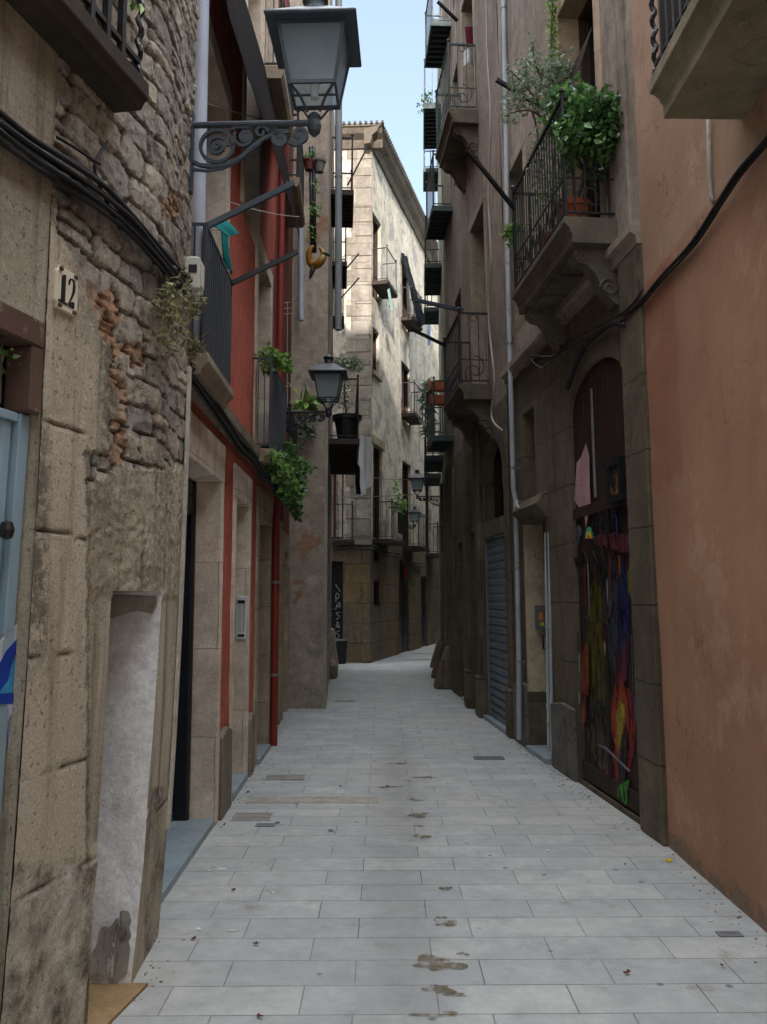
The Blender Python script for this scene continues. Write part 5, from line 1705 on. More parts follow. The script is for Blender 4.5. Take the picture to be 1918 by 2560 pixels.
arm('near grey clothesline arm rising from the dark panelled balcony', at_y(440, 492, 4.62), at_y(634, 396, 4.75), LAMP_IRON, .022)
arm('black clothesline arm below the grey one on the dark panelled balcony', at_y(501, 612, 5.32), at_y(643, 544, 5.42), IRON, .02)
arm('black clothesline arm rising into the shrub on the planted balcony', at_y(1185, 240, 7.1), at_y(1072, 172, 6.95), IRON, .022)
arm('black clothesline arm reaching from the corner of the planted balcony to the house wall', at_y(1112, 452, 7.5), at_y(1010, 325, 7.3), IRON, .022)
arm('grey clothesline arm from the top of the scrolled balcony', at_y(1000, 671, 10.6), at_y(898, 648, 10.4), LAMP_IRON, .03)
arm('black clothesline arm from the foot of the scrolled balcony rail', at_y(963, 747, 11.7), at_y(887, 710, 11.3), IRON, .026)
arm('clothesline arm on the topmost right hand balcony', at_y(988, 45, 11.9), at_y(945, 3, 11.7), IRON, .026)
for xa, ya, xb, yb, yy_, lb in ((757, 395, 797, 312, 14.6, 'thin clothesline arm on the highest balcony of the corner house'), (742, 590, 775, 548, 16.8, 'thin clothesline arm on the second balcony of the corner house'), (742, 640, 776, 600, 17.2, 'lowest thin clothesline arm of the corner house')):
    arm(lb, at_y(xa - 6, ya + 5, yy_), at_y(xb, yb, yy_), IRON, .018)


# ================================================================== CLOTH
def cloth(name, label, corners, mat, nu=14, nv=20, fold=.03, waves=3.2, seed=0, cat='laundry'):
    """hanging cloth: corners top-left, top-right, bottom-right, bottom-left in world space; thin solid sheet"""
    a, b, c, d = [Vector(q) for q in corners]; nrm = (b - a).cross(d - a).normalized(); m = MB(); rn = random.Random(seed); ph = rn.uniform(0, 6)
    for side in (0, .004):
        for j in range(nv + 1):
            v = j / nv
            for i in range(nu + 1):
                u = i / nu; p = a.lerp(b, u).lerp(d.lerp(c, u), v)
                f = fold * (.35 + .65 * v) * (math.sin(u * waves * 2 * PI + ph + .8 * math.sin(v * 3)) + .5 * math.sin(u * waves * 4.1 + v * 2 + ph)) + fold * .4 * noise.noise(p * 5)
                edge = .04 * noise.noise(p * 3 + Vector((seed, 0, 0))) * v
                m.v.append(p + nrm * (f + side) + Vector((0, 0, edge)))
    N = (nu + 1) * (nv + 1)
    for s_ in (0, 1):
        for j in range(nv):
            for i in range(nu):
                q = s_ * N + j * (nu + 1) + i; fc = (q, q + 1, q + nu + 2, q + nu + 1); m.f.append(fc if s_ else tuple(reversed(fc)))
    return tag(m.build(name, mat, None, smooth='all', fix=False), label, cat)


AWN = cloth_mat('dark brown awning cloth', lin('1d1513'), lin('15100e'), 1.2)
cloth('awning', 'dark brown cloth awning slanting out from the upper window of the red house', [L2.F(y(4.9), .03, 6.3), L2.F(y(9.1), .03, 7.1), L2.F(y(8.1), .4, 5.15), L2.F(y(4.9), .22, 5.2)], AWN, 12, 16, .008, 1, 1, 'awning')
tw = cloth('towel', 'teal towel hung over the end of the dark panelled balcony', [at_y(476, 482, 5.18), at_y(492, 476, 5.3), at_y(501, 590, 5.34), at_y(488, 568, 5.3)], cloth_mat('teal towel', lin('2a7876'), lin('226664')), 8, 12, .012, 1.2, 2)
cloth('towel', 'smaller teal cloth folded over the near rail of the dark panelled balcony', [at_y(444, 480, 4.62), at_y(492, 478, 5.0), at_y(512, 502, 5.0), at_y(490, 512, 4.9)], cloth_mat('teal cloth', lin('2b7876'), lin('246766')), 8, 8, .01, 1.1, 5)
cloth('laundry', 'long white sheet with a green patch hanging under the balcony of the corner house', [at_y(777, 940, 15.2), at_y(802, 943, 15.6), at_y(800, 1050, 15.6), at_y(780, 1072, 15.2)], cloth_mat('white sheet', lin('eeeff0'), lin('d8dcdc'), 1.3), 12, 22, .03, 1.6, 3)
cloth('laundry', 'dark green cloth hanging behind the white sheet', [at_y(787, 990, 15.75), at_y(800, 985, 15.85), at_y(800, 1030, 15.85), at_y(790, 1035, 15.75)], cloth_mat('dark green cloth', lin('1f4f45'), lin('183c36')), 8, 10, .02, 1.4, 4)
cloth('laundry', 'black garment hanging beside the white sheet', [at_y(765, 990, 15.0), at_y(778, 1010, 15.2), at_y(779, 1068, 15.2), at_y(770, 1066, 15.0)], cloth_mat('black cloth', lin('1d1e22'), lin('15161a')), 8, 10, .02, 1.4, 6)
cloth('laundry', 'long dark net curtain hung out over the sunlit balcony of the pale house', [at_y(868, 545, 23.6), at_y(880, 555, 24.4), at_y(921, 700, 24.8), at_y(905, 706, 24.0)], cloth_mat('dark cloth', lin('17191b'), lin('24282b'), 3), 10, 20, .05, 1.8, 7)
cloth('laundry', 'pale blue cloth hanging on the sunlit balcony next to the dark curtain', [CS.F(CS.sx(896), .45, CS.hit(896, 655, .45)[1]), CS.F(CS.sx(899), .5, CS.hit(899, 652, .45)[1]), CS.F(CS.sx(900), .5, CS.hit(900, 700, .45)[1]), CS.F(CS.sx(897), .45, CS.hit(897, 706, .45)[1])], cloth_mat('pale blue cloth', lin('9fb4c8'), lin('8598b3')), 6, 12, .03, 1, 8)
cloth('laundry', 'pale green sheet hung on the rail of the highest pale house balcony', [CS.F(CS.sx(804), .4, CS.hit(804, 470, .4)[1] - 1.2), CS.F(CS.sx(808), .41, CS.hit(808, 520, .4)[1] - .6), CS.F(CS.sx(816), .41, CS.hit(812, 622, .4)[1]), CS.F(CS.sx(804), .4, CS.hit(806, 615, .4)[1])], cloth_mat('pale green sheet', lin('a9c2b8'), lin('93b0a6')), 8, 12, .03, 1.5, 9)
cloth('laundry', 'teal cloth behind the arched shop window', [R3.F(R3.sy(10.05), -.12, 3.35), R3.F(R3.sy(10.5), -.12, 3.3), R3.F(R3.sy(10.45), -.11, 2.95), R3.F(R3.sy(10.1), -.12, 3.0)], cloth_mat('teal rag', lin('1d5f58'), lin('174a45')), 8, 8, .02, 1.5, 10)
cloth('blind', 'dark roller blind propped out over the planted balcony door', [R2.F(yr(6.4), .0, 6.2), R2.F(yr(7.15), .0, 6.2), R2.F(yr(7.15), .2, 5.6), R2.F(yr(6.4), .2, 5.6)], cloth_mat('dark blind slats', lin('443c38'), lin('37302d')), 8, 14, .004, 1, 11, 'blind')
cloth('chair_cover', 'dark red seat cushion on the upper scrolled balcony', [at_y(1004, 58, 11.1), at_y(1052, 58, 11.1), at_y(1046, 102, 11.1), at_y(1008, 102, 11.1)], cloth_mat('dark red cushion', lin('5d2230'), lin('4a1b26')), 8, 8, .02, 1, 12, 'cushion')
cloth('floor_cloth', 'bundle of pale cloth on the upper scrolled balcony', [at_y(1002, 106, 11.15), at_y(1048, 110, 11.15), at_y(1050, 140, 11.15), at_y(1002, 138, 11.15)], cloth_mat('pale cloth', lin('bdbbb8'), lin('9b989a')), 10, 8, .05, 2, 13)


# ================================================================== PLANTS
rnd = random.Random(21)


def plant(name, label, loc, clumps, size, mat, stems=(), group=None, stem_r=.006, long=1.6, cat='plant'):
    r = thing(name, label, cat, loc, group)
    bush(r, clumps, size, mat, rnd, stems, stem_r=stem_r, long=long); return r


def pc(x, y_, Y, rx, ry, rz, n): return (at_y(x, y_, Y), (rx, ry, rz), n)


# planted balcony on the right
b0 = R2.F(yr(6.32), .25, 4.39)
pot('flower_pot', 'large terracotta pot under the green shrub on the planted balcony', b0, .14, .24, TERRACOTTA)
b1 = R2.F(yr(6.85), .26, 4.39)
pot('flower_pot', 'terracotta pot farther along the planted balcony', b1, .12, .22, TERRACOTTA, 'pots on the planted balcony')
Y = 6.32
st = [smooth_path([b0 + Vector((0, 0, .2)), at_y(1262, 380, Y), at_y(1247, 330, Y), at_y(1270, 280, Y)], 5), smooth_path([b0 + Vector((0, 0, .2)), at_y(1290, 380, Y), at_y(1300, 330, Y), at_y(1310, 270, Y)], 5), smooth_path([b0 + Vector((0, 0, .2)), at_y(1240, 390, Y + .1), at_y(1225, 320, Y + .1), at_y(1215, 240, Y + .1)], 5)]
plant('green_shrub', 'dense glossy green shrub overflowing the planted balcony', b0 + Vector((0, 0, .2)), [pc(1285, 232, Y - .38, .22, .16, .14, 480), pc(1228, 215, Y - .2, .19, .2, .13, 340), pc(1318, 272, Y - .4, .12, .14, .17, 300), pc(1250, 285, Y - .36, .2, .16, .16, 430), pc(1290, 312, Y - .36, .15, .14, .14, 240), pc(1212, 250, Y + .1, .15, .2, .18, 240), pc(1230, 345, Y, .13, .16, .13, 120), pc(1335, 258, Y - .4, .06, .1, .08, 60), pc(1290, 375, Y - .1, .1, .1, .1, 70)], .045, LEAF, st, stem_r=.016, long=1.3)
Y = 6.85
st = [smooth_path([b1 + Vector((0, 0, .2)), at_y(1195, 380, Y), at_y(1200, 250, Y), at_y(1190, 120, Y), at_y(1195, -40, Y)], 5), smooth_path([at_y(1200, 260, Y), at_y(1160, 215, Y), at_y(1110, 160, Y), at_y(1092, 150, Y)], 5), smooth_path([at_y(1198, 280, Y), at_y(1150, 240, Y), at_y(1100, 245, Y)], 5), smooth_path([at_y(1198, 220, Y), at_y(1160, 150, Y), at_y(1150, 95, Y)], 5), smooth_path([at_y(1198, 250, Y), at_y(1222, 190, Y), at_y(1225, 130, Y)], 5), smooth_path([at_y(1150, 240, Y), at_y(1160, 280, Y), at_y(1162, 320, Y)], 5)]
plant('silvery_shrub', 'tall sparse silvery shrub sprawling over the end of the planted balcony', b1 + Vector((0, 0, .2)), [pc(1120, 165, Y, .13, .2, .12, 190), pc(1165, 150, Y, .19, .22, .13, 330), pc(1212, 150, Y, .15, .2, .16, 270), pc(1150, 205, Y, .22, .22, .13, 360), pc(1105, 235, Y, .1, .15, .14, 130), pc(1190, 225, Y, .17, .2, .2, 330), pc(1205, 175, Y, .1, .15, .16, 170), pc(1180, 300, Y, .15, .2, .18, 200), pc(1150, 100, Y, .03, .04, .1, 36), pc(1165, 370, Y, .1, .2, .2, 120), pc(1200, 400, Y, .1, .2, .16, 130)], .026, LEAF_GREY, st, stem_r=.012)
plant('climbing_plant', 'upright green shoot climbing past the blind above the planted balcony', at_y(1195, 130, 7.15), [pc(1192, 10, 7.15, .05, .06, .22, 190), pc(1195, 80, 7.15, .05, .06, .2, 170), pc(1200, 130, 7.15, .06, .06, .12, 90), pc(1193, -50, 7.15, .05, .06, .2, 120)], .024, LEAF_LIGHT, [[at_y(1195, 170, 7.15), at_y(1193, -60, 7.15)]])
plant('trailing_plant', 'thin trailing plants pushing through the rail of the planted balcony', R2.F(yr(7.2), .3, 4.46), [pc(1165, 430, 7.1, .07, .2, .2, 110), pc(1195, 400, 7.0, .08, .2, .2, 110), pc(1150, 490, 7.4, .06, .15, .15, 60)], .02, LEAF_LIGHT)
plant('fern', 'light green fern sticking out below the planted balcony rail', R2.F(yr(7.5), .42, 4.5), [pc(1112, 492, 7.55, .1, .08, .04, 90), pc(1095, 505, 7.55, .05, .05, .03, 40), pc(1108, 520, 7.55, .04, .05, .06, 30)], .028, LEAF_LIGHT, [[at_y(1135, 500, 7.45), at_y(1085, 500, 7.55)]], long=2.4)
# dry creeper on the stone house corner
L1c = lambda x, q, o_: L1.F(min(hit1(x, q, o_)[0], s_end), o_, hit1(x, q, o_)[1])
cl = [(at_y(x, q, 4.2) if x > 388 else L1.F(hit1(x, q, .07)[0], .07, hit1(x, q, .07)[1]), (rx * 1.2, .07, rz * 1.2), int(n * .95)) for x, q, rx, rz, n in ((385, 630, .07, .08, 110), (400, 668, .08, .06, 150), (372, 690, .05, .14, 110), (360, 640, .05, .08, 80), (412, 752, .07, .06, 130), (400, 775, .05, .05, 60), (430, 655, .04, .03, 30), (385, 730, .04, .08, 50))]
st = [smooth_path([L1c(370, 600, .05), L1c(366, 660, .06), L1c(380, 720, .06), at_y(400, 775, 4.2)], 5), smooth_path([L1c(382, 640, .06), at_y(420, 660, 4.1), at_y(440, 668, 4.15)], 5), smooth_path([at_y(400, 765, 4.1), at_y(440, 755, 4.15), at_y(470, 712, 4.2), at_y(476, 711, 4.2)], 5)]
plant('dry_creeper', 'dry straggling creeper growing at the corner of the stone house by the grey pipe', at_y(380, 790, 4.1), cl, .016, LEAF_DRY, st, stem_r=.004, long=2.4)
plant('potted_greenery', 'strip of yellow green leaves behind the overhead balcony rail', L1A.F(sB - .06, .12, zb_ + .15), [(L1A.F(sB - .12, .13, zb_ + .55), (.04, .05, .3), 40)], .03, LEAF_LIGHT)
# window boxes on the red house
yb = 7.75
plant('window_box_plant', 'leafy plant spilling over the top of the second balcony of the red house', L2.F(y(7.9), .2, 3.8), [pc(580, 768, 7.75, .1, .14, .09, 190), pc(603, 778, 7.85, .12, .16, .08, 220), pc(620, 792, 7.95, .06, .1, .06, 90), pc(575, 795, 7.7, .06, .1, .06, 80)], .036, LEAF_LIGHT, long=1.3)
ivy = [pc(582, 985, 7.9, .1, .15, .1, 90), pc(604, 992, 8.2, .14, .2, .1, 130), pc(630, 1005, 8.8, .13, .2, .13, 120), pc(606, 1025, 8.3, .13, .18, .12, 120), pc(640, 1035, 9.0, .12, .15, .12, 100), pc(612, 1060, 8.6, .09, .15, .1, 80), pc(632, 1075, 8.9, .11, .15, .12, 100), pc(655, 1000, 9.0, .06, .1, .05, 22), pc(668, 1012, 9.0, .05, .06, .03, 10), pc(640, 1108, 9.0, .05, .1, .09, 36), pc(622, 965, 8.8, .12, .15, .06, 60), pc(590, 1005, 7.9, .06, .1, .14, 40), pc(650, 1060, 9.1, .07, .08, .1, 40)]
plant('window_box_plant', 'bushy ivy tumbling from the foot of the second balcony beside the red downpipe', L2.F(y(8.2), .22, 3.0), ivy, .055, LEAF, [smooth_path([at_y(600, 985, 8.4), at_y(650, 995, 8.9), at_y(672, 1014, 9.0)], 4), smooth_path([at_y(615, 1000, 8.5), at_y(640, 1060, 8.9), at_y(642, 1112, 9.0)], 4)], long=1.25)
plant('window_box_plant', 'lighter leaves at the near side of the ivy by the red wall', L2.F(y(7.7), .22, 3.1), [pc(588, 980, 7.65, .1, .1, .05, 50), pc(604, 1012, 7.9, .12, .1, .08, 70), pc(622, 1040, 8.4, .1, .1, .1, 50)], .055, LEAF_LIGHT, long=1.25)
rk = thing('drying_rack', 'white wire drying rack on the small balcony of the narrow house', 'drying rack', L2B.F(y2(10.2), .15, 3.4))
m = MB()
for q in range(5): m.tube([at_y(606, 655 + q * 12 if q < 3 else 800 + (q - 3) * 36, 10.1), at_y(637, 652 + q * 12 if q < 3 else 797 + (q - 3) * 36, 10.3)], .006, 4, world=True)
for q in range(3): m.tube([at_y(608 + q * 13, 650, 10.1 + .08 * q), at_y(608 + q * 13, 890, 10.1 + .08 * q)], .006, 4, world=True)
m.build('wire_frame', CABLE_PALE, rk)
# plants of the corner house balcony
pb = L3S.F(L3S.sy(13.55), .3, 4.12)
pot('flower_pot', 'big black tub holding the olive tree on the corner house balcony', pb, .22, .42, paint_mat('black plastic tub', lin('1c1d20'), None, 0, .4))
plant('olive_tree', 'small silvery olive tree in a black tub on the corner house balcony', pb + Vector((0, 0, .4)), [pc(748, 782, 13.6, .24, .24, .14, 420), pc(730, 790, 13.5, .14, .2, .12, 200), pc(770, 790, 13.6, .14, .2, .1, 160), pc(742, 840, 13.6, .16, .2, .16, 150), pc(745, 870, 13.6, .16, .2, .14, 130)], .026, LEAF_GREY, [smooth_path([pb + Vector((0, 0, .35)), at_y(744, 850, 13.6), at_y(748, 800, 13.6)], 5)], stem_r=.018, long=2.0)
plant('spiky_plant', 'spiky yucca on the ledge of the grey brown pier beside the lantern', at_y(665, 880, 11.9), [pc(660, 868, 11.95, .1, .08, .12, 34)], .11, LEAF_LIGHT, long=2.6)
plant('trailing_plant', 'hanging spider plant below the arm of the black lantern', at_y(668, 905, 11.9), [pc(668, 925, 11.95, .09, .08, .14, 60)], .06, LEAF_GREY, long=2.6)
# string of hanging pots with ivy
Yh = 9.4
cable('plant_chain', 'dark chain of hanging plant pots in front of the grey brown pier', [[at_y(671, 318, Yh), at_y(674, 545, Yh)], [at_y(677, 318, Yh), at_y(680, 545, Yh)]], .022, BLACK_FRAME, 'chain')
plant('hanging_ivy', 'thin ivy trailing down the chain of hanging pots', at_y(676, 520, Yh), [pc(672, 340, Yh, .08, .08, .1, 70), pc(680, 400, Yh, .07, .08, .14, 60), pc(678, 455, Yh, .07, .08, .12, 60), pc(676, 505, Yh, .06, .08, .12, 50), pc(690, 445, Yh, .05, .06, .03, 16)], .03, LEAF_LIGHT)
pot('flower_pot', 'small dark red pot hanging beside the ivy chain', at_y(668, 368, Yh), .07, .12, paint_mat('dark red pot', lin('5e2a2a'), None, 0, .6))
pot('flower_pot', 'small grey pot hanging beside the ivy chain', at_y(690, 372, Yh), .07, .14, paint_mat('grey pot', lin('6b6a66'), None, 0, .6))
# tyre planter shaped like a bird
c = at_y(683, 552, Yh); pr_ = thing('tyre_planter', 'orange and green bird shaped planter cut from a tyre, hanging by the pier', 'planter', c)
m = MB(); N = 30; V0 = []
ringp = [c + Vector((.085 * math.cos(q), .03 * math.sin(2 * q), .11 * math.sin(q) + .0)) for q in [PI * .62 + i / N * PI * 1.76 for i in range(N + 1)]]
rr = [.016 + .034 * max(0, math.sin(PI * i / N)) for i in range(N + 1)]
m.tube(ringp, rr, 10, world=True); m.build('planter_body', paint_mat('orange planter paint', lin('93691f'), lin('414f26'), .45, .5, 0, .4, 5), pr_, smooth='all')
m = MB(); m.tube([c + Vector((.09, -.01, .0)), c + Vector((.13, -.02, .015)), c + Vector((.165, -.02, -.02))], [.04, .026, .006], 8, world=True); m.build('bird_head', paint_mat('green bird head', lin('2f4a35'), lin('1d2c22'), .3, .5), pr_, smooth='all')
m = MB(); m.tube([c + Vector((-.02, 0, -.11)), c + Vector((-.05, 0, -.2)), c + Vector((-.07, 0, -.28))], [.035, .028, .008], 6, world=True); m.build('bird_tail', paint_mat('dark tail', lin('34382a'), lin('5b4a22'), .3, .5), pr_, smooth='all')
# pale house and the far right balconies
plant('potted_greenery', 'fresh green plant on the first floor balcony of the pale house corner', CS.F(CS.sx(835), .4, 3.2), [(CS.F(CS.sx(830), .4, 3.95), (.25, .3, .3), 160), (CS.F(CS.sx(827), .35, 4.35), (.1, .12, .25), 40)], .06, LEAF_LIGHT)
tag(MB(CS).box(CS.sx(822) + .05, CS.sx(838) - .06, .44, .46, 3.2, 3.75).build('balcony_screen', cloth_mat('green reed screen', lin('2c3a2e'), lin('38453a'), 6)), 'dark green screen tied to the first floor balcony rail of the pale house', 'screen')
plant('grassy_plant', 'grassy plants along the rail of the lowest iron balcony on the right', R4.F(R4.sy(14.8), .38, 4.3), [pc(925, 870, 15.6, .1, .3, .3, 130), pc(925, 840, 15.8, .08, .2, .2, 70), pc(925, 925, 15.4, .1, .3, .12, 50)], .06, LEAF_GREY, long=3)
for k, (x, q) in enumerate(((946, 845), (946, 875))):
    c = at_y(x, q, 14.3); m = MB(); m.prism([(-.13, 0), (.13, 0), (.15, .17), (-.15, .17)], -.07, .07, 'o'); m.v = [v + Vector((c.x, 14.3, c.z)) for v in m.v]
    tag(m.build('planter_box', TERRACOTTA, bevel=.01), ('upper' if k == 0 else 'lower') + ' terracotta trough on the lowest right hand iron balcony', 'planter')
plant('potted_greenery', 'small plants on the highest far balcony against the sky', R5.F(R5.sy(17), .25, 11.75), [(R5.F(R5.sy(16.8), .3, 11.95), (.2, .5, .15), 120)], .05, LEAF)

# ================================================================== WALL BOXES AND SMALL THINGS
s, z = hit1(372, 575); mbx = thing('meter_box', 'small yellowed white plastic box on the corner of the stone house', 'meter box', L1.F(s_end - .1, .05, z))
za_, zb3 = hit1(375, 578)[1], hit1(375, 502)[1]
m = MB(L1); s0b = s_end - .16; m.box(s0b, s0b + .11, .0, .075, za_, zb3); m.box(s0b + .02, s0b + .09, .075, .083, za_ + .015, zb3 - .015); m.box(s0b + .01, s0b + .1, .01, .06, zb3, zb3 + .008)
m.build('box_body', WHITE_BOX, mbx, bevel=.005)
m = MB(L1); m.tube([(s0b + .11, .04, zb3 - .005), (s0b + .125, .045, zb3 - .006), (s0b + .13, .045, zb3 - .025), (s0b + .125, .045, zb3 - .045), (s0b + .11, .04, zb3 - .046)], .005, 6); m.box(s0b - .004, s0b, .02, .06, zb3 - .08, zb3 - .04); m.build('hook', IRON, mbx)
# intercom on the far jamb of the second doorway
o_ = L2.sy(7.52) - .004
ic = thing('intercom', 'tall steel intercom panel of name buttons in the doorway beside the red strip', 'intercom', L2.F(o_, -.08, 1.05))
p0, p1 = at_y(509, 1380, 7.5), at_y(533, 1288, 7.5)
m = MB(); m.box(p0.x, p1.x, 7.5, 7.512, p0.z, p1.z); m.build('panel', paint_mat('brushed panel', lin('d3d6d8'), lin('b0b4b7'), .2, .45, .1), ic, bevel=.003)
m = MB(); hgt = p1.z - p0.z; wd = p1.x - p0.x
for k in range(12):
    zz = p1.z - hgt * (.22 + .055 * k); m.box(p0.x + wd * .72, p0.x + wd * .82, 7.494, 7.5, zz, zz + hgt * .02); m.box(p0.x + wd * .2, p0.x + wd * .5, 7.497, 7.5, zz, zz + hgt * .008)
m.box(p0.x + wd * .15, p0.x + wd * .85, 7.497, 7.5, p1.z - hgt * .17, p1.z - hgt * .09); m.box(p0.x + wd * .2, p0.x + wd * .85, 7.497, 7.5, p0.z + hgt * .05, p0.z + hgt * .11)
m.build('button', BLACK_FRAME, ic)
# grey electric box with stickers
p0, p1 = at_y(1155, 1358, 8.98), at_y(1172, 1308, 8.98)
eb = thing('electric_box', 'small grey electric box with orange and green stickers in the narrow entrance', 'electric box', (p0.x, 8.9, p0.z))
MB().box(p0.x, p1.x, 8.86, 8.96, p0.z, p1.z).build('box_body', paint_mat('grey box paint', lin('5f6469'), lin('4a4e52'), .2, .5), eb, bevel=.006)
wd, hgt = p1.x - p0.x, p1.z - p0.z
MB().box(p0.x + wd * .3, p0.x + wd * .75, 8.854, 8.859, p0.z + hgt * .38, p0.z + hgt * .7).build('sticker', paint_mat('orange sticker', lin('d9762a'), None, 0, .5), eb)
MB().box(p0.x + wd * .4, p0.x + wd * .9, 8.854, 8.859, p0.z + hgt * .14, p0.z + hgt * .3).build('sticker', paint_mat('green sticker', lin('9fb52a'), None, 0, .5), eb)
p0, p1 = at_y(1144, 1328, 9.03), at_y(1153, 1316, 9.03)
tag(MB().box(p0.x, p1.x, 9.0, 9.01, p0.z, p1.z).build('wall_sticker', paint_mat('blue sticker', lin('3a7fc0'), None, 0, .5)), 'small blue sticker left of the electric box', 'sticker')
# door light hood
hc = R2.F(yr(9.0), .02, R2.hit(1150, 1078)[1])
tag(MB().tube([hc, hc + Vector((-.06, 0, .03)), hc + Vector((-.1, -.25, -.02)), hc + Vector((-.1, -.4, -.1))], .012, 6, world=True).build('conduit', CABLE_PALE), 'thin pale conduit curving over the hooded entrance', 'conduit')
# bollard and bin at the bend
bn = on_ground(742, 1421); tr = thing('litter_bin', 'dark litter bin standing at the foot of the pale house by the side lane', 'litter bin', (bn.x, 20.2, 0))
MB().lathe((bn.x, 20.2, 0), [(.13, 0), (.15, .03), (.17, .5), (.175, .52), (.165, .54), (.12, .55)], 16).build('bin_body', BLACK_FRAME, tr, smooth=True)
MB().lathe((bn.x, 20.2, .55), [(.16, -.01), (.165, .01), (.1, .03), (.02, .035)], 16).build('bin_rim', STEEL, tr, smooth=True)
bn = on_ground(726, 1426)
tag(MB().lathe((bn.x, 19.2, 0), [(.17, 0), (.17, .1), (.1, .6), (.11, .75), (.08, .85), (.02, .88)], 12).build('bollard', SILL, smooth=True), 'worn stone bollard at the corner of the side lane', 'bollard')
tag(MB().prism([(-.88, 16.5), (-1.0, 17.6), (-1.14, 17.6), (-1.06, 16.5)], 0, .3, 'z').build('guard_stone', SILL, bevel=.05), 'low guard stone at the foot of the corner house', 'guard stone')
# writing sprayed on the dark shutter of the side lane
GW = paint_mat('white spray letters', lin('9aa0a4'), None, 0, .6)
gs = lambda x, q: CF.hit(x, q, -.14)
ST = [[(726, 1300), (726, 1282), (732, 1284), (731, 1292), (726, 1293)], [(725, 1316), (733, 1300), (734, 1312), (727, 1306)], [(734, 1322), (727, 1324), (733, 1332), (726, 1338)], [(726, 1356), (729, 1342), (733, 1356), (727, 1350)], [(734, 1362), (727, 1366), (734, 1374), (727, 1378)], [(726, 1384), (732, 1382), (734, 1392), (726, 1396)], [(725, 1262), (735, 1278)]]
for st_ in ST:
    pts = smooth_path([(s_, -.128, z_) for s_, z_ in [gs(*q) for q in st_]], 3); MB(CF).tube([tuple(q) for q in pts], .014, 4).build('graffiti', GW, pale)
# red lit house sign above the dark door
s_, z_ = CS.hit(874, 1237); tag(MB(CS).box(s_ - .22, s_ + .22, .0, .05, z_ - .2, z_ + .2).build('shop_sign', paint_mat('red sign', lin('7d2420'), lin('3b1a1a'), .3, .5), bevel=.01), 'small red sign above the dark door of the pale house', 'sign')

# ================================================================== THINGS ON THE PAVEMENT
GRATE = paint_mat('cast iron grate', lin('7d8082'), lin('5e5a55'), .3, .55, .1)


def grate(label, x, q, sx_, sy_, name='drain_grate', bars=9, mat=GRATE):
    c = on_ground(x, q); r = thing(name, label, 'drain' if name == 'drain_grate' else 'manhole cover', c)
    m = MB(); t = .012
    m.box(c.x - sx_ / 2, c.x + sx_ / 2, c.y - sy_ / 2, c.y - sy_ / 2 + t, .001, .007); m.box(c.x - sx_ / 2, c.x + sx_ / 2, c.y + sy_ / 2 - t, c.y + sy_ / 2, .001, .007)
    m.box(c.x - sx_ / 2, c.x - sx_ / 2 + t, c.y - sy_ / 2 + t, c.y + sy_ / 2 - t, .001, .007); m.box(c.x + sx_ / 2 - t, c.x + sx_ / 2, c.y - sy_ / 2 + t, c.y + sy_ / 2 - t, .001, .007)
    if bars:
        for k in range(bars):
            xx = c.x - sx_ / 2 + t + (sx_ - 2 * t) * (k + .5) / bars; m.box(xx - sx_ / bars * .28, xx + sx_ / bars * .28, c.y - sy_ / 2 + t, c.y + sy_ / 2 - t, .001, .006)
    m.build('grate', mat, r)
    MB().box(c.x - sx_ / 2 + t, c.x + sx_ / 2 - t, c.y - sy_ / 2 + t, c.y + sy_ / 2 - t, .0005, .003).build('cover_plate', BLACK_FRAME if bars else STONE_LID, r)
    return r


STONE_LID = render_mat('worn stone lid', lin('96938c'), lin('8a867e'), lin('6f6a62'), 3, .2, .002)
grate('narrow iron drain grate near the right hand houses', 1056, 1638, .3, .17)
grate('small iron drain grate at the lower right of the pavement', 1576, 2019, .115, .06, bars=5)
grate('small iron grate near the blue shuttered doorway', 573, 1783, .13, .075, bars=5)
grate('square stone inspection lid nearest the blue shuttered doorway', 545, 1765, .3, .22, 'manhole_cover', 0, PAVE)
grate('square stone inspection lid farther up the left side', 616, 1680, .36, .2, 'manhole_cover', 0, PAVE)
grate('rectangular stone lid beyond the red downpipe', 745, 1515, .32, .18, 'manhole_cover', 0, PAVE)
grate('far rectangular lid in the bright stretch at the bend', 900, 1425, .7, .3, 'manhole_cover', 0, PAVE)
grate('farthest rectangular lid at the bend', 915, 1412, .8, .3, 'manhole_cover', 0, PAVE)
c = on_ground(703, 1728)
tag(MB().box(c.x - .62, c.x + .42, c.y - .1, c.y + .1, .0005, .0035).build('stone_strip', render_mat('brown stone strip', lin('a9a294'), lin('9b9486'), lin('7b7468'), 9, .2, .002)), 'long brown stone strip set across the pavement on the left', 'paving strip')
WATER = Mat('shallow brown water', .06, .5); WATER.color(WATER.mix(WATER.noise(9, 5, .65), lin('6b5e45'), lin('857658'))); WATER.bump(WATER.noise(30, 3, .6), .001, .35)
WATER.rough(WATER.ramp(WATER.noise(18, 4, .6), (.4, .05), (.62, .5)))
_k = WATER.math('MULTIPLY_ADD', WATER.step(WATER.noise(13, 7, .75), .44, .62), .7, .3); _t = WATER.n('ShaderNodeBsdfTransparent'); _q = WATER.n('ShaderNodeMixShader'); WATER.set(_q.inputs[0], _k)
WATER.nt.links.new(WATER.b.outputs[0], _q.inputs[1]); WATER.nt.links.new(_t.outputs[0], _q.inputs[2]); WATER.nt.links.new(_q.outputs[0], WATER.nt.nodes['Material Output'].inputs['Surface'])
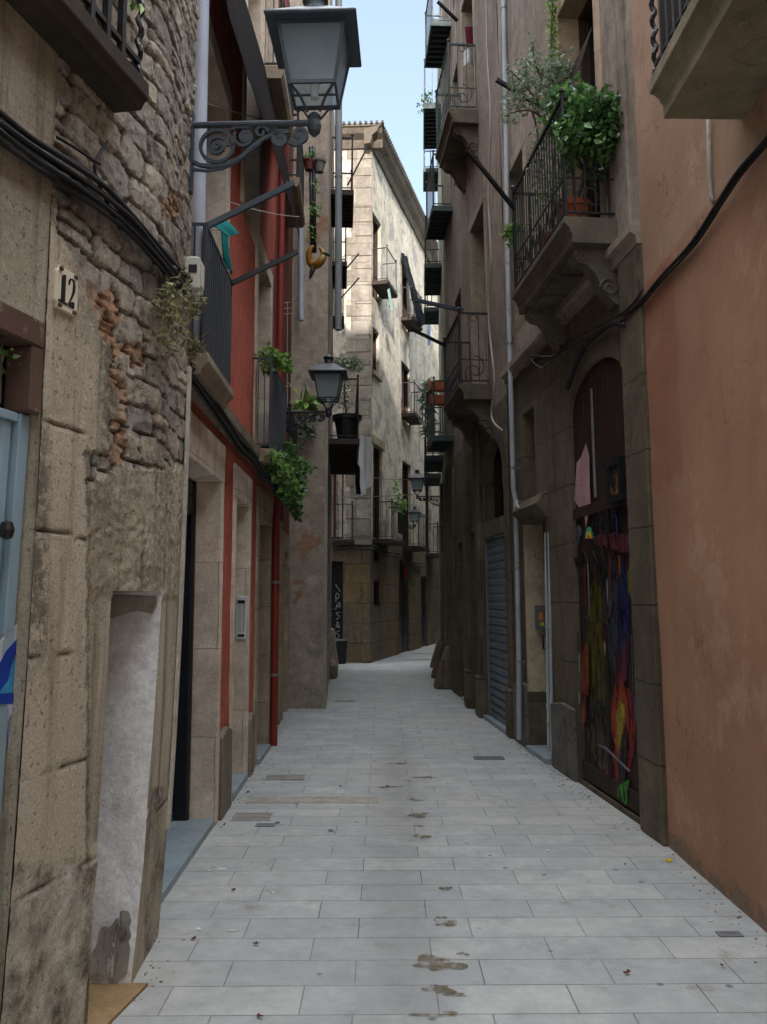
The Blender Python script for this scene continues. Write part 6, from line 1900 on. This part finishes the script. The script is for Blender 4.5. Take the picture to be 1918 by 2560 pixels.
for k, (x, q, rx, ry) in enumerate(((898, 1728, .07, .05), (903, 1762, .1, .075), (911, 1808, .065, .06), (963, 1921, .035, .05), (960, 1992, .06, .075), (945, 2082, .13, .08), (1000, 2062, .03, .02), (948, 2138, .07, .045), (985, 2150, .04, .02), (945, 2192, .09, .025), (838, 1701, .12, .03), (880, 1687, .04, .03), (907, 1785, .045, .025), (915, 1680, .1, .05), (860, 1650, .12, .04))):
    c = on_ground(x, q); P = blob((c.x, c.y), rx * .85, ry * .8, 44, .36, k + 5)
    m = MB(); m.f.append(tuple(m.p(a, b, .0045) for a, b in P))
    ob = m.build('puddle', WATER.m, None, fix=False); ob['kind'] = 'structure'
DL = leaf_mat('dead leaf', lin('5a3020'), lin('7d4a2c'), .7, False)
for k, (x, q, s_) in enumerate(((715, 1796, .05), (600, 1780, .045), (553, 2042, .03), (838, 1700, .05), (562, 2200, .03), (1355, 2105, .03), (1560, 2090, .025), (640, 1740, .025), (1350, 1870, .022), (418, 2030, .03), (505, 1925, .03), (735, 1700, .03))):
    c = on_ground(x, q); m = MB(); rn = random.Random(k); pts = []
    for i in range(9):
        a = 2 * PI * i / 9; rr_ = s_ * .6 * (.8 if i % 2 else 1) * rn.uniform(.45, 1.15); pts.append(m.p(c.x + rr_ * math.cos(a), c.y + rr_ * math.sin(a) * .8, .006 + rn.uniform(0, .012)))
    ct = m.p(c.x, c.y, .008)
    for i in range(9): m.f.append((ct, pts[i], pts[(i + 1) % 9]))
    tag(m.build('dead_leaf', DL, None, fix=False), ['curled reddish dead leaf in the middle left of the pavement', 'dead leaf beside the small grate on the left'][k] if k < 2 else 'small brown scrap of leaf lying on the pavement', 'leaf', 'dead leaves on the pavement')
c = on_ground(1445, 1861)
tag(MB().lathe((c.x, c.y, 0), [(.016, .001), (.018, .004), (.018, .012), (.014, .015), (.004, .015)], 14).build('bottle_cap', paint_mat('yellow plastic cap', lin('e0c81e'), None, 0, .4)), 'bright yellow bottle cap on the pavement near the orange wall', 'bottle cap')
LIT = paint_mat('white paper scrap', lin('d2d2d0'), None, 0, .8)
rn = random.Random(77)
for k, (x, q) in enumerate(((462, 1872), (450, 1882), (1182, 1838), (428, 2008), (505, 2012), (1655, 1878), (1535, 1990), (590, 1930), (1320, 1745), (1362, 1762), (480, 1878))):
    c = on_ground(x, q); a = rn.uniform(0, 3); l_, w_ = rn.uniform(.012, .03), rn.uniform(.004, .012)
    m = MB(lambda u, v, zz: Vector((c.x + u * math.cos(a) - v * math.sin(a), c.y + u * math.sin(a) + v * math.cos(a), zz)))
    m.prism([(-l_, -w_), (l_ * .6, -w_ * 1.2), (l_, w_ * .4), (-l_ * .7, w_)], .001, .006, 'z')
    tag(m.build('paper_scrap', LIT), 'tiny white paper scrap on the pavement', 'litter', 'paper scraps on the pavement')

# crumbs of mortar, grit and leaf litter gathered along the feet of the walls
rn = random.Random(404); m = MB()
for W, a0, a1 in ((R1, 3.4, 5.5), (R2, 5.6, 9.5), (R3, 9.7, 12.3), (R4, 12.5, 15), (L2, 6.0, 9.2), (L1B, 3.5, 4.1), (L2B, 9.4, 12.1)):
    for _ in range(int((a1 - a0) * 42)):
        yy_ = rn.uniform(a0, a1); q = W.F(W.sy(yy_), .015 + abs(rn.gauss(0, .07)) + (.05 if W is R2 else 0), 0)
        r_ = rn.uniform(.002, .009) * (1 if rn.random() < .9 else 1.8); an = rn.uniform(0, 3)
        i = len(m.v); k_ = rn.randint(3, 5)
        for t_ in range(k_): m.v.append(q + Vector((r_ * math.cos(an + t_ * 6.28 / k_) * rn.uniform(.7, 1.5), r_ * math.sin(an + t_ * 6.28 / k_), .001)))
        m.v.append(q + Vector((0, 0, r_ * rn.uniform(.4, 1))))
        for t_ in range(k_): m.f.append((i + t_, i + (t_ + 1) % k_, i + k_))
GRIT = Mat('grit and crumbs', .9, .2); GRIT.color(GRIT.mix(GRIT.island(), lin('4f463b'), lin('a39a8a')))
tag(m.build('wall_foot_grit', GRIT.m, None, fix=False), 'grit and crumbs lying along the feet of the walls', 'grit', kind='stuff')
